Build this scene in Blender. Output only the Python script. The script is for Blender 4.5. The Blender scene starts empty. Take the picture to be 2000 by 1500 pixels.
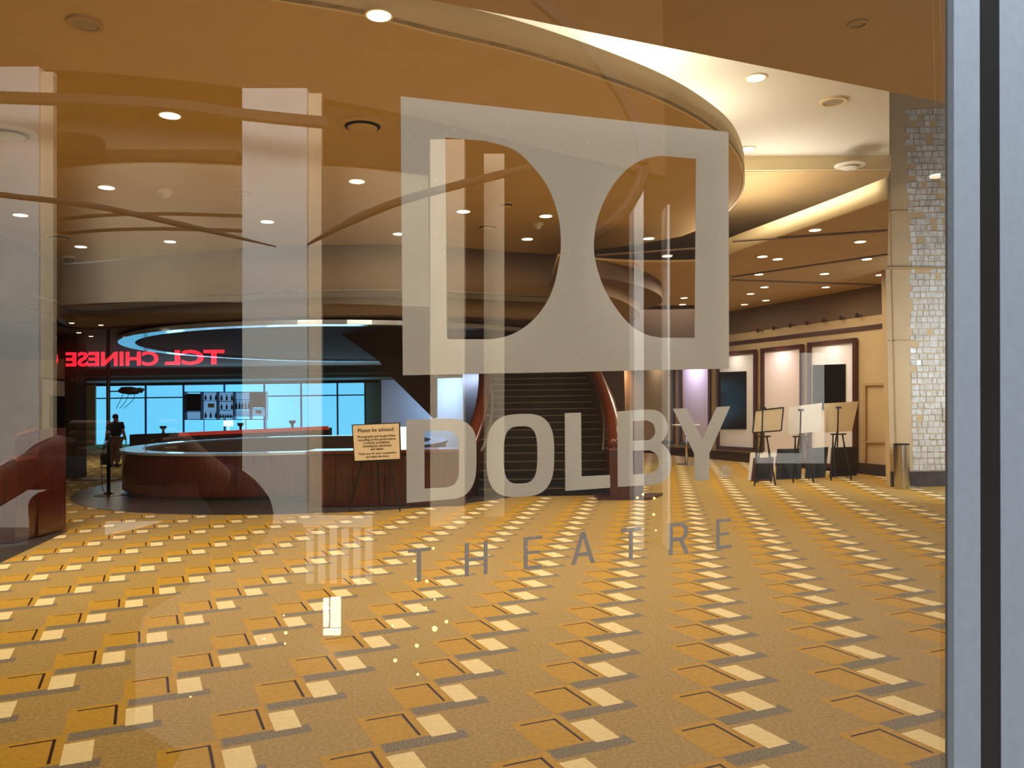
import bpy, bmesh, math, random
from mathutils import Vector, Matrix
random.seed(7)
SC = bpy.context.scene
COL = SC.collection
PI = math.pi

# ---------------------------------------------------------------- camera
F = 1600.0; HC = 1.8; PITCH = math.radians(1.3); ROLL = -0.0131; YAW = math.radians(24.27)
_c, _s = math.cos(PITCH), math.sin(PITCH)
_rt, _up, FWD = Vector((1, 0, 0)), Vector((0, -_s, _c)), Vector((0, _c, _s))
RT = math.cos(ROLL)*_rt + math.sin(ROLL)*_up
UP = -math.sin(ROLL)*_rt + math.cos(ROLL)*_up
CAM = Vector((0, 0, HC))
cd = bpy.data.cameras.new('camera'); cam = bpy.data.objects.new('camera', cd); COL.objects.link(cam)
cd.sensor_width = 36; cd.lens = 36*F/2000; cd.clip_start = 0.02; cd.clip_end = 300
M = Matrix((RT, UP, -FWD)).transposed().to_4x4(); M.translation = CAM
cam.matrix_world = M
SC.camera = cam
SC.view_settings.view_transform = 'Standard'; SC.view_settings.look = 'None'
SC.view_settings.gamma = 1; SC.view_settings.use_curve_mapping = False
SC.view_settings.exposure = 0.0

# ---------------------------------------------------------------- world
w = bpy.data.worlds.new('world'); SC.world = w; w.use_nodes = True
w.node_tree.nodes['Background'].inputs[0].default_value = (0.75, 0.72, 0.68, 1)
w.node_tree.nodes['Background'].inputs[1].default_value = 0.16

# ---------------------------------------------------------------- pixel helpers (2000 x 1500 frame)
def ray(px, py): return FWD + RT*((px-1000)/F) + UP*((750-py)/F)
def onz(px, py, z):
    d = ray(px, py); return CAM + d*((z-HC)/d.z)
def ony(px, py, y):
    d = ray(px, py); return CAM + d*(y/d.y)
GX = Vector((math.cos(YAW), math.sin(YAW), 0)); GN = Vector((-math.sin(YAW), math.cos(YAW), 0)); GD = 0.9
def ong(px, py, off=0.0):
    d = ray(px, py); return CAM + d*((GD+off)/d.dot(GN))
def onplane(px, py, p, n):
    d = ray(px, py); return CAM + d*((p-CAM).dot(n)/d.dot(n))
def mir(p): return p - GN*(2*(p.dot(GN)-GD))

def area(name, loc, target, energy, sx, sy, color, spread=PI):
    l = bpy.data.lights.new(name, 'AREA'); l.shape = 'RECTANGLE'; l.size = sx; l.size_y = sy
    l.energy = energy; l.color = color; l.spread = spread
    o = bpy.data.objects.new(name, l); COL.objects.link(o); o.location = loc
    o.rotation_euler = (Vector(target)-Vector(loc)).to_track_quat('-Z', 'Y').to_euler()
    return o
WARM = (1.0, 0.88, 0.65)
# lobby general lighting: added area fills facing down, no such luminaires hang there
for (x, y, e) in ((-6, 9, 270), (0, 8, 190), (3.5, 12, 105), (-1, 13.5, 120)):
    area('ceiling_fill', (x, y, 5.0), (x, y, 0), e, 2.5, 2.5, WARM)
for (x, y, e) in ((4.5, 17, 120), (4.5, 22, 100), (6.5, 18.5, 70)):
    area('low_ceiling_fill', (x, y, 4.3), (x, y, 0), e, 2.0, 2.0, WARM)  # added fill under the low ceiling
area('entry_fill', (0.5, 2.6, 3.6), (0.5, 2.9, 0), 30, 2.5, 0.8, WARM)  # added fill just inside the entrance
area('corridor_fill', (-12.5, 27, 3.6), (-12.5, 27, 0), 100, 2, 4, WARM)  # added fill over the far corridor
# cove uplights over the oval soffit
for (x, y, e) in ((0.3, 8.9, 18), (1.5, 10.3, 34), (2.4, 12.2, 34), (-2.0, 8.2, 8)):
    area('ceiling_uplight', (x, y, 5.3), (x+.7, y-.5, 7), e, 1.2, 0.4, (1, .95, .80))
area('ceiling_uplight', (4.6, 15.6, 4.6), (4.8, 15.6, 8), 90, 3.0, 1.0, (1, .93, .80))  # added uplight, lifts the dark underside above the low ceiling
# daylight of the plaza behind the photographer
def vpt(x, y, z): return mir(Vector((x, y, z)))
area('plaza_daylight', vpt(-4.5, 3.0, 7.5), vpt(-5.5, 13, 3.0), 4800, 5, 3, (0.93, .97, 1.0))
area('plaza_daylight', vpt(3.5, 5.0, 7.5), vpt(2.0, 13, 3.0), 2800, 4, 3, (0.93, .97, 1.0))
area('door_daylight', vpt(0.6, 1.9, 4.4), ong(1200, 650), 230, 1.2, 1.2, (0.84, .93, 1.0))

# ---------------------------------------------------------------- materials
def lin(c):
    return tuple(((v/255)/12.92 if v/255 <= .04045 else ((v/255+.055)/1.055)**2.4) for v in c) + (1,)
def mat(name, rgb, rough=.6, metal=0, emit=None, es=0, noise=0, nscale=8, rgb2=None, spec=.5, bump=0, stretch=None, coat=0):
    m = bpy.data.materials.new(name); m.use_nodes = True; nt = m.node_tree
    b = nt.nodes['Principled BSDF']; b.inputs['Base Color'].default_value = lin(rgb)
    b.inputs['Roughness'].default_value = rough; b.inputs['Metallic'].default_value = metal
    b.inputs['Specular IOR Level'].default_value = spec; b.inputs['Coat Weight'].default_value = coat
    b.inputs['Coat Roughness'].default_value = .08
    if emit: b.inputs['Emission Color'].default_value = lin(emit); b.inputs['Emission Strength'].default_value = es
    if noise or rgb2 or bump:
        tc = nt.nodes.new('ShaderNodeTexCoord'); mp = nt.nodes.new('ShaderNodeMapping')
        if stretch: mp.inputs['Scale'].default_value = stretch
        no = nt.nodes.new('ShaderNodeTexNoise'); no.inputs['Scale'].default_value = nscale; no.inputs['Detail'].default_value = 5
        nt.links.new(tc.outputs['Object'], mp.inputs[0]); nt.links.new(mp.outputs[0], no.inputs['Vector'])
        if noise or rgb2:
            r = nt.nodes.new('ShaderNodeValToRGB')
            c2 = rgb2 or tuple(max(0, v*(1-noise)) for v in rgb)
            r.color_ramp.elements[0].color = lin(c2); r.color_ramp.elements[0].position = .32
            r.color_ramp.elements[1].color = lin(rgb); r.color_ramp.elements[1].position = .68
            nt.links.new(no.outputs['Fac'], r.inputs[0]); nt.links.new(r.outputs[0], b.inputs['Base Color'])
        if bump:
            bp = nt.nodes.new('ShaderNodeBump'); bp.inputs['Strength'].default_value = bump; bp.inputs['Distance'].default_value = .01
            nt.links.new(no.outputs['Fac'], bp.inputs['Height']); nt.links.new(bp.outputs[0], b.inputs['Normal'])
    return m
MT = {
 'carpet': mat('carpet_olive', (190, 156, 94), .95, noise=.16, nscale=45, spec=.1, bump=.4),
 'c_orange': mat('carpet_orange', (206, 158, 60), .95, noise=.10, nscale=30, spec=.1),
 'c_cream': mat('carpet_cream', (252, 226, 170), .95, noise=.05, nscale=30, spec=.1),
 'c_line': mat('carpet_dark_line', (62, 36, 22), .95, spec=.1),
 'c_gray': mat('carpet_grey_fleck', (158, 144, 122), .95, rgb2=(108, 94, 80), nscale=90, spec=.1),
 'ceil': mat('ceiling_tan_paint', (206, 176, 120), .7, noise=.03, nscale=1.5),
 'ceil_low': mat('low_ceiling_paint', (188, 156, 106), .7, noise=.04, nscale=1.5),
 'pale': mat('pale_ceiling_paint', (222, 216, 204), .7, noise=.02, nscale=1.0),
 'cream': mat('cream_fascia_paint', (234, 214, 168), .6, noise=.03, nscale=1.5),
 'fascia': mat('bulkhead_shaded_paint', (150, 124, 96), .7, noise=.03, nscale=1.5),  # ceiling paint copied darker, weaker light put into the colour
 'fascia_lt': mat('bulkhead_underside_paint', (205, 205, 200), .5),
 'rim': mat('polished_pale_rim', (214, 222, 230), .16, metal=.75),
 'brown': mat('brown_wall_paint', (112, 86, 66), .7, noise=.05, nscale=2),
 'tanwall': mat('tan_wall_panel', (206, 176, 134), .7, noise=.04, nscale=2),
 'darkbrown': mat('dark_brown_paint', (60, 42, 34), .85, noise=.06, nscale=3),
 'maroon': mat('maroon_drum', (70, 30, 26), .45),
 'wood': mat('red_mahogany', (84, 30, 16), .28, rgb2=(54, 16, 9), nscale=4, stretch=(6, 6, .5), coat=.5),
 'woodlt': mat('cherry_wood', (118, 52, 28), .25, rgb2=(88, 34, 18), nscale=4, stretch=(6, 6, .5), coat=.6),
 'trim': mat('dark_mahogany_trim', (74, 34, 26), .35),
 'white': mat('white_mat_board', (236, 228, 222), .7),
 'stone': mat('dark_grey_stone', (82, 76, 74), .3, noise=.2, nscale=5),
 'black': mat('black_satin', (14, 14, 15), .4),
 'blackglass': mat('black_picture', (16, 17, 20), .12, noise=.5, nscale=3),
 'chrome': mat('polished_metal', (205, 200, 190), .22, metal=1),
 'nosing': mat('stair_nosing', (112, 104, 86), .4, metal=.4),
 'stair': mat('stair_dark_carpet', (24, 19, 13), .9, noise=.3, nscale=30),
 'lamp': mat('lamp_lens', (255, 250, 235), .5, emit=(255, 238, 200), es=7),
 'spk': mat('speaker_grille', (172, 158, 132), .8, noise=.1, nscale=200),
 'slot': mat('dark_slot', (20, 16, 12), .8),
 'winblue': mat('backlit_blue_glass', (110, 200, 240), .4, emit=(104, 200, 246), es=1.15),
 'mullion': mat('blue_grey_mullion', (44, 96, 130), .5),
 'red': mat('red_bar_edge', (190, 60, 48), .4, emit=(220, 60, 40), es=.35),
 'bottle': mat('dark_bottle_glass', (24, 34, 40), .2),
 'bottle2': mat('amber_bottle_glass', (120, 86, 50), .2),
 'cell': mat('blue_shelf_back', (130, 180, 220), .5, emit=(120, 176, 226), es=.65),
 'bright': mat('lit_screen', (240, 250, 255), .5, emit=(240, 250, 255), es=1.1),
 'paper': mat('cream_paper_board', (245, 222, 184), .7),
 'ink': mat('printed_ink', (60, 48, 40), .8),
 'board': mat('beige_board', (222, 200, 160), .7, noise=.05, nscale=3),
 'boardw': mat('off_white_board', (232, 224, 210), .7, noise=.03, nscale=3),
 'blackboard': mat('black_board', (16, 18, 19), .55, noise=.3, nscale=4),
 'shirt': mat('navy_shirt_cloth', (26, 28, 36), .9),
 'trouser': mat('khaki_cloth', (112, 92, 66), .9),
 'skin': mat('skin', (150, 108, 84), .6),
 'hair': mat('dark_hair', (22, 17, 14), .8),
 'alu': mat('brushed_aluminium_door', (136, 146, 158), .55, metal=.15, noise=.04, nscale=60),
 'gasket': mat('black_rubber_gasket', (6, 6, 7), .5),
 'plaza': mat('plaza_stone', (96, 92, 88), .6, noise=.15, nscale=2),
 'concrete': mat('pale_concrete', (214, 206, 192), .8, noise=.05, nscale=1.2),
 'beige': mat('beige_stucco', (222, 196, 160), .8, noise=.04, nscale=1.2),
 'plazadark': mat('dark_storefront', (30, 20, 20), .7),
 'plazabrown': mat('plaza_brown_soffit', (92, 66, 40), .8),
 'beam': mat('dark_bronze_beam', (40, 28, 20), .7),
 'neon': mat('red_neon', (255, 30, 40), .5, emit=(255, 24, 40), es=45),
 'neonfill': mat('red_acrylic_face', (190, 10, 16), .5, emit=(255, 10, 24), es=11),
 'bulb': mat('warm_bulb', (255, 220, 140), .5, emit=(255, 214, 110), es=40),
 'doorlit': mat('lit_doorway', (255, 255, 245), .5, emit=(255, 252, 240), es=9),
 'pinkpanel': mat('blank_light_panel', (238, 222, 214), .7),
}
def tile_mat():
    m = mat('pearl_tile', (226, 224, 220), .16, rgb2=(190, 182, 168), nscale=6, bump=.5); return m
MT['tile'] = tile_mat()

def glass_front():
    m = bpy.data.materials.new('door_glass'); m.use_nodes = True; nt = m.node_tree; nt.nodes.clear()
    out = nt.nodes.new('ShaderNodeOutputMaterial'); mx = nt.nodes.new('ShaderNodeMixShader')
    tr = nt.nodes.new('ShaderNodeBsdfTransparent'); gl = nt.nodes.new('ShaderNodeBsdfGlossy'); gl.inputs['Roughness'].default_value = 0
    tr.inputs[0].default_value = (.95, .96, .95, 1)
    fr = nt.nodes.new('ShaderNodeFresnel'); fr.inputs['IOR'].default_value = 1.52
    mu = nt.nodes.new('ShaderNodeMath'); mu.operation = 'MULTIPLY'; mu.inputs[1].default_value = 2.0
    nt.links.new(fr.outputs[0], mu.inputs[0]); nt.links.new(mu.outputs[0], mx.inputs[0])
    nt.links.new(tr.outputs[0], mx.inputs[1]); nt.links.new(gl.outputs[0], mx.inputs[2]); nt.links.new(mx.outputs[0], out.inputs[0])
    return m
def clear():
    m = bpy.data.materials.new('clear_glass_edge'); m.use_nodes = True; nt = m.node_tree; nt.nodes.clear()
    out = nt.nodes.new('ShaderNodeOutputMaterial'); tr = nt.nodes.new('ShaderNodeBsdfTransparent')
    nt.links.new(tr.outputs[0], out.inputs[0]); return m
def frosted():
    m = bpy.data.materials.new('frosted_vinyl'); m.use_nodes = True; nt = m.node_tree; nt.nodes.clear()
    out = nt.nodes.new('ShaderNodeOutputMaterial'); mx = nt.nodes.new('ShaderNodeMixShader')
    tr = nt.nodes.new('ShaderNodeBsdfTransparent'); di = nt.nodes.new('ShaderNodeBsdfDiffuse')
    tc = nt.nodes.new('ShaderNodeTexCoord'); no = nt.nodes.new('ShaderNodeTexNoise'); no.inputs['Scale'].default_value = 300; no.inputs['Detail'].default_value = 2
    r = nt.nodes.new('ShaderNodeValToRGB'); r.color_ramp.elements[0].color = lin((176, 174, 166)); r.color_ramp.elements[0].position = .66
    r.color_ramp.elements[1].color = (1, 1, 1, 1); r.color_ramp.elements[1].position = .71  # white specks painted into the colour as the vinyl's sparkle
    nt.links.new(tc.outputs['Object'], no.inputs['Vector']); nt.links.new(no.outputs['Fac'], r.inputs[0]); nt.links.new(r.outputs[0], di.inputs[0])
    r.color_ramp.elements[0].color = lin((236, 238, 238))
    tl = nt.nodes.new('ShaderNodeBsdfTranslucent'); m2 = nt.nodes.new('ShaderNodeMixShader'); m2.inputs[0].default_value = .38
    nt.links.new(r.outputs[0], tl.inputs[0]); nt.links.new(di.outputs[0], m2.inputs[1]); nt.links.new(tl.outputs[0], m2.inputs[2])
    mx.inputs[0].default_value = .94
    nt.links.new(tr.outputs[0], mx.inputs[1]); nt.links.new(m2.outputs[0], mx.inputs[2]); nt.links.new(mx.outputs[0], out.inputs[0]); return m
MT['glass'] = glass_front(); MT['clear'] = clear(); MT['frost'] = frosted()

# ---------------------------------------------------------------- object helpers (all vertices given in world coordinates)
def prop(o, label=None, cat=None, group=None, kind=None):
    for k, v in (('label', label), ('category', cat), ('group', group), ('kind', kind)):
        if v: o[k] = v
    return o
def thing(name, label, cat, loc, group=None):
    o = bpy.data.objects.new(name, None); COL.objects.link(o); o.location = loc; o.empty_display_size = .1
    return prop(o, label, cat, group)
def wloc(o):
    v = Vector(o.location)
    while o.parent: o = o.parent; v += Vector(o.location)
    return v
def obj(name, bm, mats, parent=None, smooth=False, origin=None, mirror=False, label=None):
    if mirror:
        for v in bm.verts: v.co = mir(v.co)
        bmesh.ops.reverse_faces(bm, faces=bm.faces[:])
    if parent is not None: off = wloc(parent)
    elif origin is not None: off = Vector(origin)
    else:
        n = max(1, len(bm.verts)); off = Vector((sum(v.co.x for v in bm.verts)/n, sum(v.co.y for v in bm.verts)/n, min((v.co.z for v in bm.verts), default=0)))
    for v in bm.verts: v.co -= off
    me = bpy.data.meshes.new(name); bm.to_mesh(me); bm.free()
    if not isinstance(mats, (list, tuple)): mats = [mats]
    for k in mats: me.materials.append(MT[k])
    if smooth:
        for p in me.polygons: p.use_smooth = True
    o = bpy.data.objects.new(name, me); COL.objects.link(o)
    if parent is not None: o.parent = parent
    else: o.location = off
    if label: o['label'] = label
    return o
def struct(name, bm, mats, **k): return prop(obj(name, bm, mats, **k), kind='structure')
def solo(name, bm, mats, label, cat, group=None, **k): return prop(obj(name, bm, mats, **k), label, cat, group)
def B(): return bmesh.new()
def quad(bm, a, b, c, d, mi=0):
    f = bm.faces.new([bm.verts.new(p) for p in (a, b, c, d)]); f.material_index = mi; return f
def hexa(bm, lo, hi, mi=0):
    """solid between two rings of 4+ points (lower ring, upper ring)"""
    n = len(lo); L = [bm.verts.new(p) for p in lo]; H = [bm.verts.new(p) for p in hi]
    fs = [bm.faces.new(L[::-1]), bm.faces.new(H)]
    for i in range(n): fs.append(bm.faces.new((L[i], L[(i+1) % n], H[(i+1) % n], H[i])))
    for f in fs: f.material_index = mi
    bmesh.ops.recalc_face_normals(bm, faces=fs)
    return fs
def box(bm, c, s, ux=Vector((1, 0, 0)), uy=None, mi=0):
    """box centred at c (z = base), size s, local x axis ux"""
    ux = ux.normalized(); uy = uy or Vector((-ux.y, ux.x, 0)); uz = Vector((0, 0, 1)); c = Vector(c)
    r = [c + ux*(i*s[0]/2) + uy*(j*s[1]/2) for i, j in ((-1, -1), (1, -1), (1, 1), (-1, 1))]
    return hexa(bm, r, [p+uz*s[2] for p in r], mi)
def prism(bm, pts, z0, z1, mi=0):
    return hexa(bm, [Vector((p[0], p[1], z0)) for p in pts], [Vector((p[0], p[1], z1)) for p in pts], mi)
def slab(bm, pts, n, t, mi=0):
    """outline extruded along n by t"""
    return hexa(bm, [Vector(p) for p in pts], [Vector(p)+n*t for p in pts], mi)
def lathe(bm, c, prof, seg=24, mi=0, axis=None):
    c = Vector(c); rings = []
    for r, z in prof:
        rings.append([bm.verts.new(c+Vector((r*math.cos(2*PI*k/seg), r*math.sin(2*PI*k/seg), z))) for k in range(seg)])
    fs = []
    for a, b in zip(rings, rings[1:]):
        for k in range(seg): fs.append(bm.faces.new((a[k], a[(k+1) % seg], b[(k+1) % seg], b[k])))
    fs.append(bm.faces.new(rings[0][::-1])); fs.append(bm.faces.new(rings[-1]))
    for f in fs: f.material_index = mi
    bmesh.ops.recalc_face_normals(bm, faces=fs)
def tube(bm, path, r, seg=8, mi=0):
    path = [Vector(p) for p in path]; rings = []
    for i, p in enumerate(path):
        t = (path[min(i+1, len(path)-1)] - path[max(i-1, 0)]).normalized()
        a = t.cross(Vector((0, 0, 1))); a = a if a.length > .05 else t.cross(Vector((1, 0, 0))); a.normalize(); b = t.cross(a)
        rr = r[i] if isinstance(r, (list, tuple)) else r
        rings.append([bm.verts.new(p + a*rr*math.cos(2*PI*k/seg) + b*rr*math.sin(2*PI*k/seg)) for k in range(seg)])
    fs = []
    for a, b in zip(rings, rings[1:]):
        for k in range(seg): fs.append(bm.faces.new((a[k], a[(k+1) % seg], b[(k+1) % seg], b[k])))
    fs.append(bm.faces.new(rings[0][::-1])); fs.append(bm.faces.new(rings[-1]))
    for f in fs: f.material_index = mi
    bmesh.ops.recalc_face_normals(bm, faces=fs)
def smooth_path(pts, n=6):
    pts = [Vector(p) for p in pts]; out = []
    for i in range(len(pts)-1):
        p0, p1, p2, p3 = pts[max(i-1, 0)], pts[i], pts[i+1], pts[min(i+2, len(pts)-1)]
        for k in range(n):
            t = k/n
            out.append(.5*((2*p1)+(p2-p0)*t+(2*p0-5*p1+4*p2-p3)*t*t+(3*p1-p0-3*p2+p3)*t**3))
    out.append(pts[-1]); return out
def curtain(bm, path, z0, z1, t=.12, mi=0, closed=False):
    """vertical curved panel of thickness t following a plan path"""
    P = [Vector((p[0], p[1], 0)) for p in path]; n = len(P); off = []
    for i in range(n):
        d = (P[(i+1) % n]-P[i-1]) if closed else (P[min(i+1, n-1)]-P[max(i-1, 0)])
        d.normalize(); off.append(P[i]+Vector((-d.y, d.x, 0))*t)
    rng = range(n) if closed else range(n-1)
    V = [[bm.verts.new((q.x, q.y, z)) for q in arr for z in (z0, z1)] for arr in (P, off)]
    fs = []
    for i in rng:
        j = (i+1) % n
        a0, a1, b0, b1 = V[0][2*i], V[0][2*i+1], V[0][2*j], V[0][2*j+1]
        c0, c1, d0, d1 = V[1][2*i], V[1][2*i+1], V[1][2*j], V[1][2*j+1]
        for q in ((a0, b0, b1, a1), (c0, c1, d1, d0), (a0, c0, d0, b0), (a1, b1, d1, c1)): fs.append(bm.faces.new(q))
    if not closed:
        fs.append(bm.faces.new((V[0][0], V[0][1], V[1][1], V[1][0])))
        m_ = 2*(n-1); fs.append(bm.faces.new((V[0][m_], V[1][m_], V[1][m_+1], V[0][m_+1])))
    for f in fs: f.material_index = mi
    bmesh.ops.recalc_face_normals(bm, faces=fs)
def copy_tree(o, loc, label=None, parent=None):
    c = o.copy(); COL.objects.link(c); c.parent = parent
    if parent is None:
        c.location = loc
        if label: c['label'] = label
    for ch in o.children: copy_tree(ch, None, None, c)
    return c

# ================================================================ FLOOR
LO = Vector((-1.3945, 2.4948, 0))*HC; LA = Vector((.4875, -.0567, 0))*HC; LB = Vector((.0511, .2817, 0))*HC
bm = B()
g0 = [Vector((GX*u + GN*v)) for u, v in ((-22, GD+.08), (24, GD+.08), (24, 50), (-22, 50))]
quad(bm, *[Vector((p.x, p.y, 0)) for p in g0], 0)
def rect(c, x0, x1, y0, y1, z, mi):
    p = [c + GX*(x*HC) + GN*(y*HC) + Vector((0, 0, z)) for x, y in ((x0, y0), (x1, y0), (x1, y1), (x0, y1))]
    quad(bm, *p, mi)
for i in range(-60, 70):
    for j in range(-80, 120):
        c = LO + LA*i + LB*j
        if c.dot(GN) < GD+.55 or c.y > 40 or c.y < .5: continue
        if abs(c.x) > 1.5 + c.y*.75: continue
        rect(c, -.142, .030, -.198, .030, .0008, 1)
        rect(c, .030, .111, -.212, -.050, .0010, 2)
        rect(c, -.125, .135, -.262, -.198, .0006, 4)
        rect(c, -.117, .004, -.004, .004, .0014, 3)
        rect(c, -.004, .005, -.185, .004, .0014, 3)
struct('floor', bm, ['carpet', 'c_orange', 'c_cream', 'c_line', 'c_gray'], origin=(0, 0, 0))

# ================================================================ WALLS
ZL = 4.4                                                  # low ceiling height
W = [Vector((11.2, 12.0, 0)), Vector((9.7, 15.6, 0)), Vector((8.27, 19.5, 0)), Vector((6.2, 24.8, 0)), Vector((3.9, 30.2, 0)), Vector((2.6, 33.5, 0))]
def wallband(bm, z0, z1, out=0.0, i0=0, i1=5, t=.1):
    n = Vector((-1, -.39, 0)).normalized()
    for a, b in zip(W[i0:i1], W[i0+1:i1+1]):
        q = [a+n*out, b+n*out, b-n*t, a-n*t]
        prism(bm, q, z0, z1)
bm = B(); wallband(bm, 0, 3.72); struct('wall_right', bm, 'tanwall')
bm = B(); wallband(bm, 3.72, ZL, .01); struct('wall_right', bm, 'brown')
bm = B(); wallband(bm, 0.01, .26, .04); struct('baseboard_right', bm, 'darkbrown')
bm = B(); wallband(bm, 3.40, 3.50, .05); struct('trim_1', bm, 'trim')
WN = Vector((-.931, -.364, 0)); WD = Vector((-.364, .931, 0))      # wall normal (into the room), direction away
WP = Vector((8.27, 19.5, 0))
def onw(px, py, off=0): return onplane(px, py, WP+WN*off, WN)

# far wall behind the bar
bm = B(); box(bm, (-12, 41.2, 0), (40, .3, 4.2)); struct('wall_back', bm, 'brown')
bm = B(); box(bm, (-12, 40.8, 3.05), (38, .15, .10)); struct('trim_2', bm, 'fascia_lt')
bm = B(); box(bm, (-12, 40.7, 3.32), (38, .2, .06)); struct('trim_3', bm, 'fascia')
# left wall that carries the framed poster
bm = B(); a = ony(147, 940, 21.5); box(bm, (a.x-6, 21.7, 0), (12, .3, 5.1)); struct('wall_left', bm, 'tanwall')
bm = B(); box(bm, (a.x-6, 21.53, 0.003), (12, .06, .28)); struct('baseboard_left', bm, 'darkbrown')
bm = B(); box(bm, (a.x-6, 21.5, 3.1), (12, .1, .9)); struct('trim_4', bm, 'darkbrown')
bm = B(); box(bm, (a.x+.12, 21.3, 0), (.30, .5, 3.7)); struct('wall_left', bm, 'darkbrown')
# nearer side wall at the far left, behind the wooden stand
bm = B(); prism(bm, [(-8.6, 11.2), (-14.5, 21.4), (-15, 21.4), (-9.4, 10.8)], 0, 5.1); struct('wall_left', bm, 'fascia')

# ================================================================ CEILINGS
# big oval tan soffit (z 5.1) with its cream fascia
ZO = 5.1
near = [(-900, -120), (-300, -105), (0, -85), (300, -45), (544, 0), (700, 26), (860, 66), (1020, 104), (1180, 154), (1300, 200), (1380, 244), (1432, 288), (1454, 340), (1448, 380), (1420, 416), (1388, 440)]
far = [(1330, 462), (1240, 478), (1090, 497), (1000, 492), (830, 479), (650, 478), (480, 484), (300, 500), (120, 516), (60, 488), (0, 458), (-200, 380), (-900, 200)]
NP = smooth_path([onz(x, y, ZO) for x, y in near], 5); FP = [onz(x, y, ZO) for x, y in far]
bm = B(); prism(bm, [(p.x, p.y) for p in NP+FP], ZO, ZO+.04)
bmesh.ops.triangulate(bm, faces=[f for f in bm.faces if len(f.verts) > 4])
struct('ceiling', bm, 'ceil')
bm = B(); curtain(bm, NP, ZO-.001, ZO+.30, .04); struct('trim_5', bm, 'cream', smooth=True)
# pale upper ceiling
ZP = 6.2
# the ceilings stop at the tall bay in front of the tiled pilaster
EB = ony(1737, 700, 16.5)
bm = B(); q = [onz(1445, 328-22, ZP), onz(1737, 305, ZP)]
pal = [Vector((-12, 2.5, 0)), onz(1737, -1500, ZP), q[1], q[0], Vector((q[0].x-6, q[0].y+.5, 0)), Vector((-12, 15, 0))]
prism(bm, [(p.x, p.y) for p in pal], ZP, ZP+.05); struct('ceiling', bm, 'pale')
bm = B(); e0 = q[0]-Vector((6, -.5, 0)); curtain(bm, [e0, q[0], q[1]], ZP-.26, ZP, -.05); struct('trim_6', bm, 'cream')
u0, u1 = onz(1435, 357, ZP-.26), onz(2100, 313, ZP-.26); v0, v1 = onz(1420, 411, ZP-.26), onz(2100, 400, ZP-.26)
bm = B(); prism(bm, [(q[0].x-6, q[0].y+.5), (q[0].x, q[0].y), (q[1].x, q[1].y), (EB.x, EB.y), (EB.x, 24), (v0.x-6, 24)], ZP-.27, ZP-.262); struct('ceiling', bm, 'ceil_low')
# right low ceiling with curved cove edge
ep = [(1737, 388), (1590, 440), (1450, 487), (1388, 508), (1300, 512), (1200, 510), (1090, 500)]
EP = smooth_path([onz(x, y, ZL) for x, y in ep], 5)
bm = B(); prism(bm, [(p.x, p.y) for p in EP] + [(EP[-1].x, 20), (-3, 42), (9, 42), (9.6, 16.6), (EB.x, EB.y)], ZL, ZL+.04)
bmesh.ops.triangulate(bm, faces=[f for f in bm.faces if len(f.verts) > 4]); struct('ceiling', bm, 'ceil_low')
bm = B(); curtain(bm, EP[:16], ZL-.001, ZL+.27, .05); struct('trim_7', bm, 'cream', smooth=True)
# shallow joints in the low ceiling, some strips standing in for reflected lines
for k, (pa, pb) in enumerate((((1430, 540), (1733, 496)), ((1430, 546), (1735, 556)), ((1165, 498), (1390, 482)), ((1430, 470), (1733, 449)))):
    a, b = onz(*pa, ZL), onz(*pb, ZL); d = (b-a).normalized(); n = Vector((-d.y, d.x, 0))*.05
    bm = B(); prism(bm, [a-n, b-n, b+n, a+n], ZL-.02, ZL-.001); struct('trim_%d' % (8+k), bm, 'brown')
# entrance soffit just inside the doors
ZE = 3.7
bm = B(); l = onz(1020, 36, ZE).dot(GN)
pts = [GX*-9+GN*(GD+.02), GX*16+GN*(GD+.02), GX*16+GN*l, GX*-9+GN*l]
prism(bm, [(p.x, p.y) for p in pts], ZE, ZE+.9); struct('ceiling', bm, 'ceil_low')
# bulkhead bands between lobby and bar
c1 = [(60, 488), (120, 516), (300, 500), (480, 484), (650, 478), (830, 479), (1000, 492), (1090, 497), (1150, 496)]
C1 = smooth_path([onz(x, y, ZO) for x, y in c1], 5); C1 = [Vector((p.x, p.y, 0)) for p in C1]
Z1 = 4.14; Z2 = 3.7
bm = B(); curtain(bm, C1, Z1, ZO, .08); struct('trim_12', bm, 'fascia', smooth=True)
C2 = [p+Vector((0, .95, 0)) for p in C1]
bm = B()
for i in range(len(C1)-1): hexa(bm, [C1[i]+Vector((0, 0, Z1)), C1[i+1]+Vector((0, 0, Z1)), C2[i+1]+Vector((0, 0, Z1)), C2[i]+Vector((0, 0, Z1))], [p+Vector((0, 0, Z1+.03)) for p in (C1[i], C1[i+1], C2[i+1], C2[i])])
struct('trim_13', bm, 'fascia_lt')
bm = B(); curtain(bm, C2, Z2, Z1+.02, .08); struct('trim_14', bm, 'fascia', smooth=True)
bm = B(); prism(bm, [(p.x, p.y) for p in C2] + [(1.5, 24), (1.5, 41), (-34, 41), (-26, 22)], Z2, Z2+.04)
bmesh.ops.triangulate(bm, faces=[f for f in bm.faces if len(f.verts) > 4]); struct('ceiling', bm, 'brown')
# left upper fascia
bm = B(); curtain(bm, [onz(-900, 200, ZO), onz(-200, 380, ZO), onz(0, 458, ZO), onz(120, 516, ZO)], 3.9, ZO, .1); struct('trim_15', bm, 'fascia')
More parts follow.
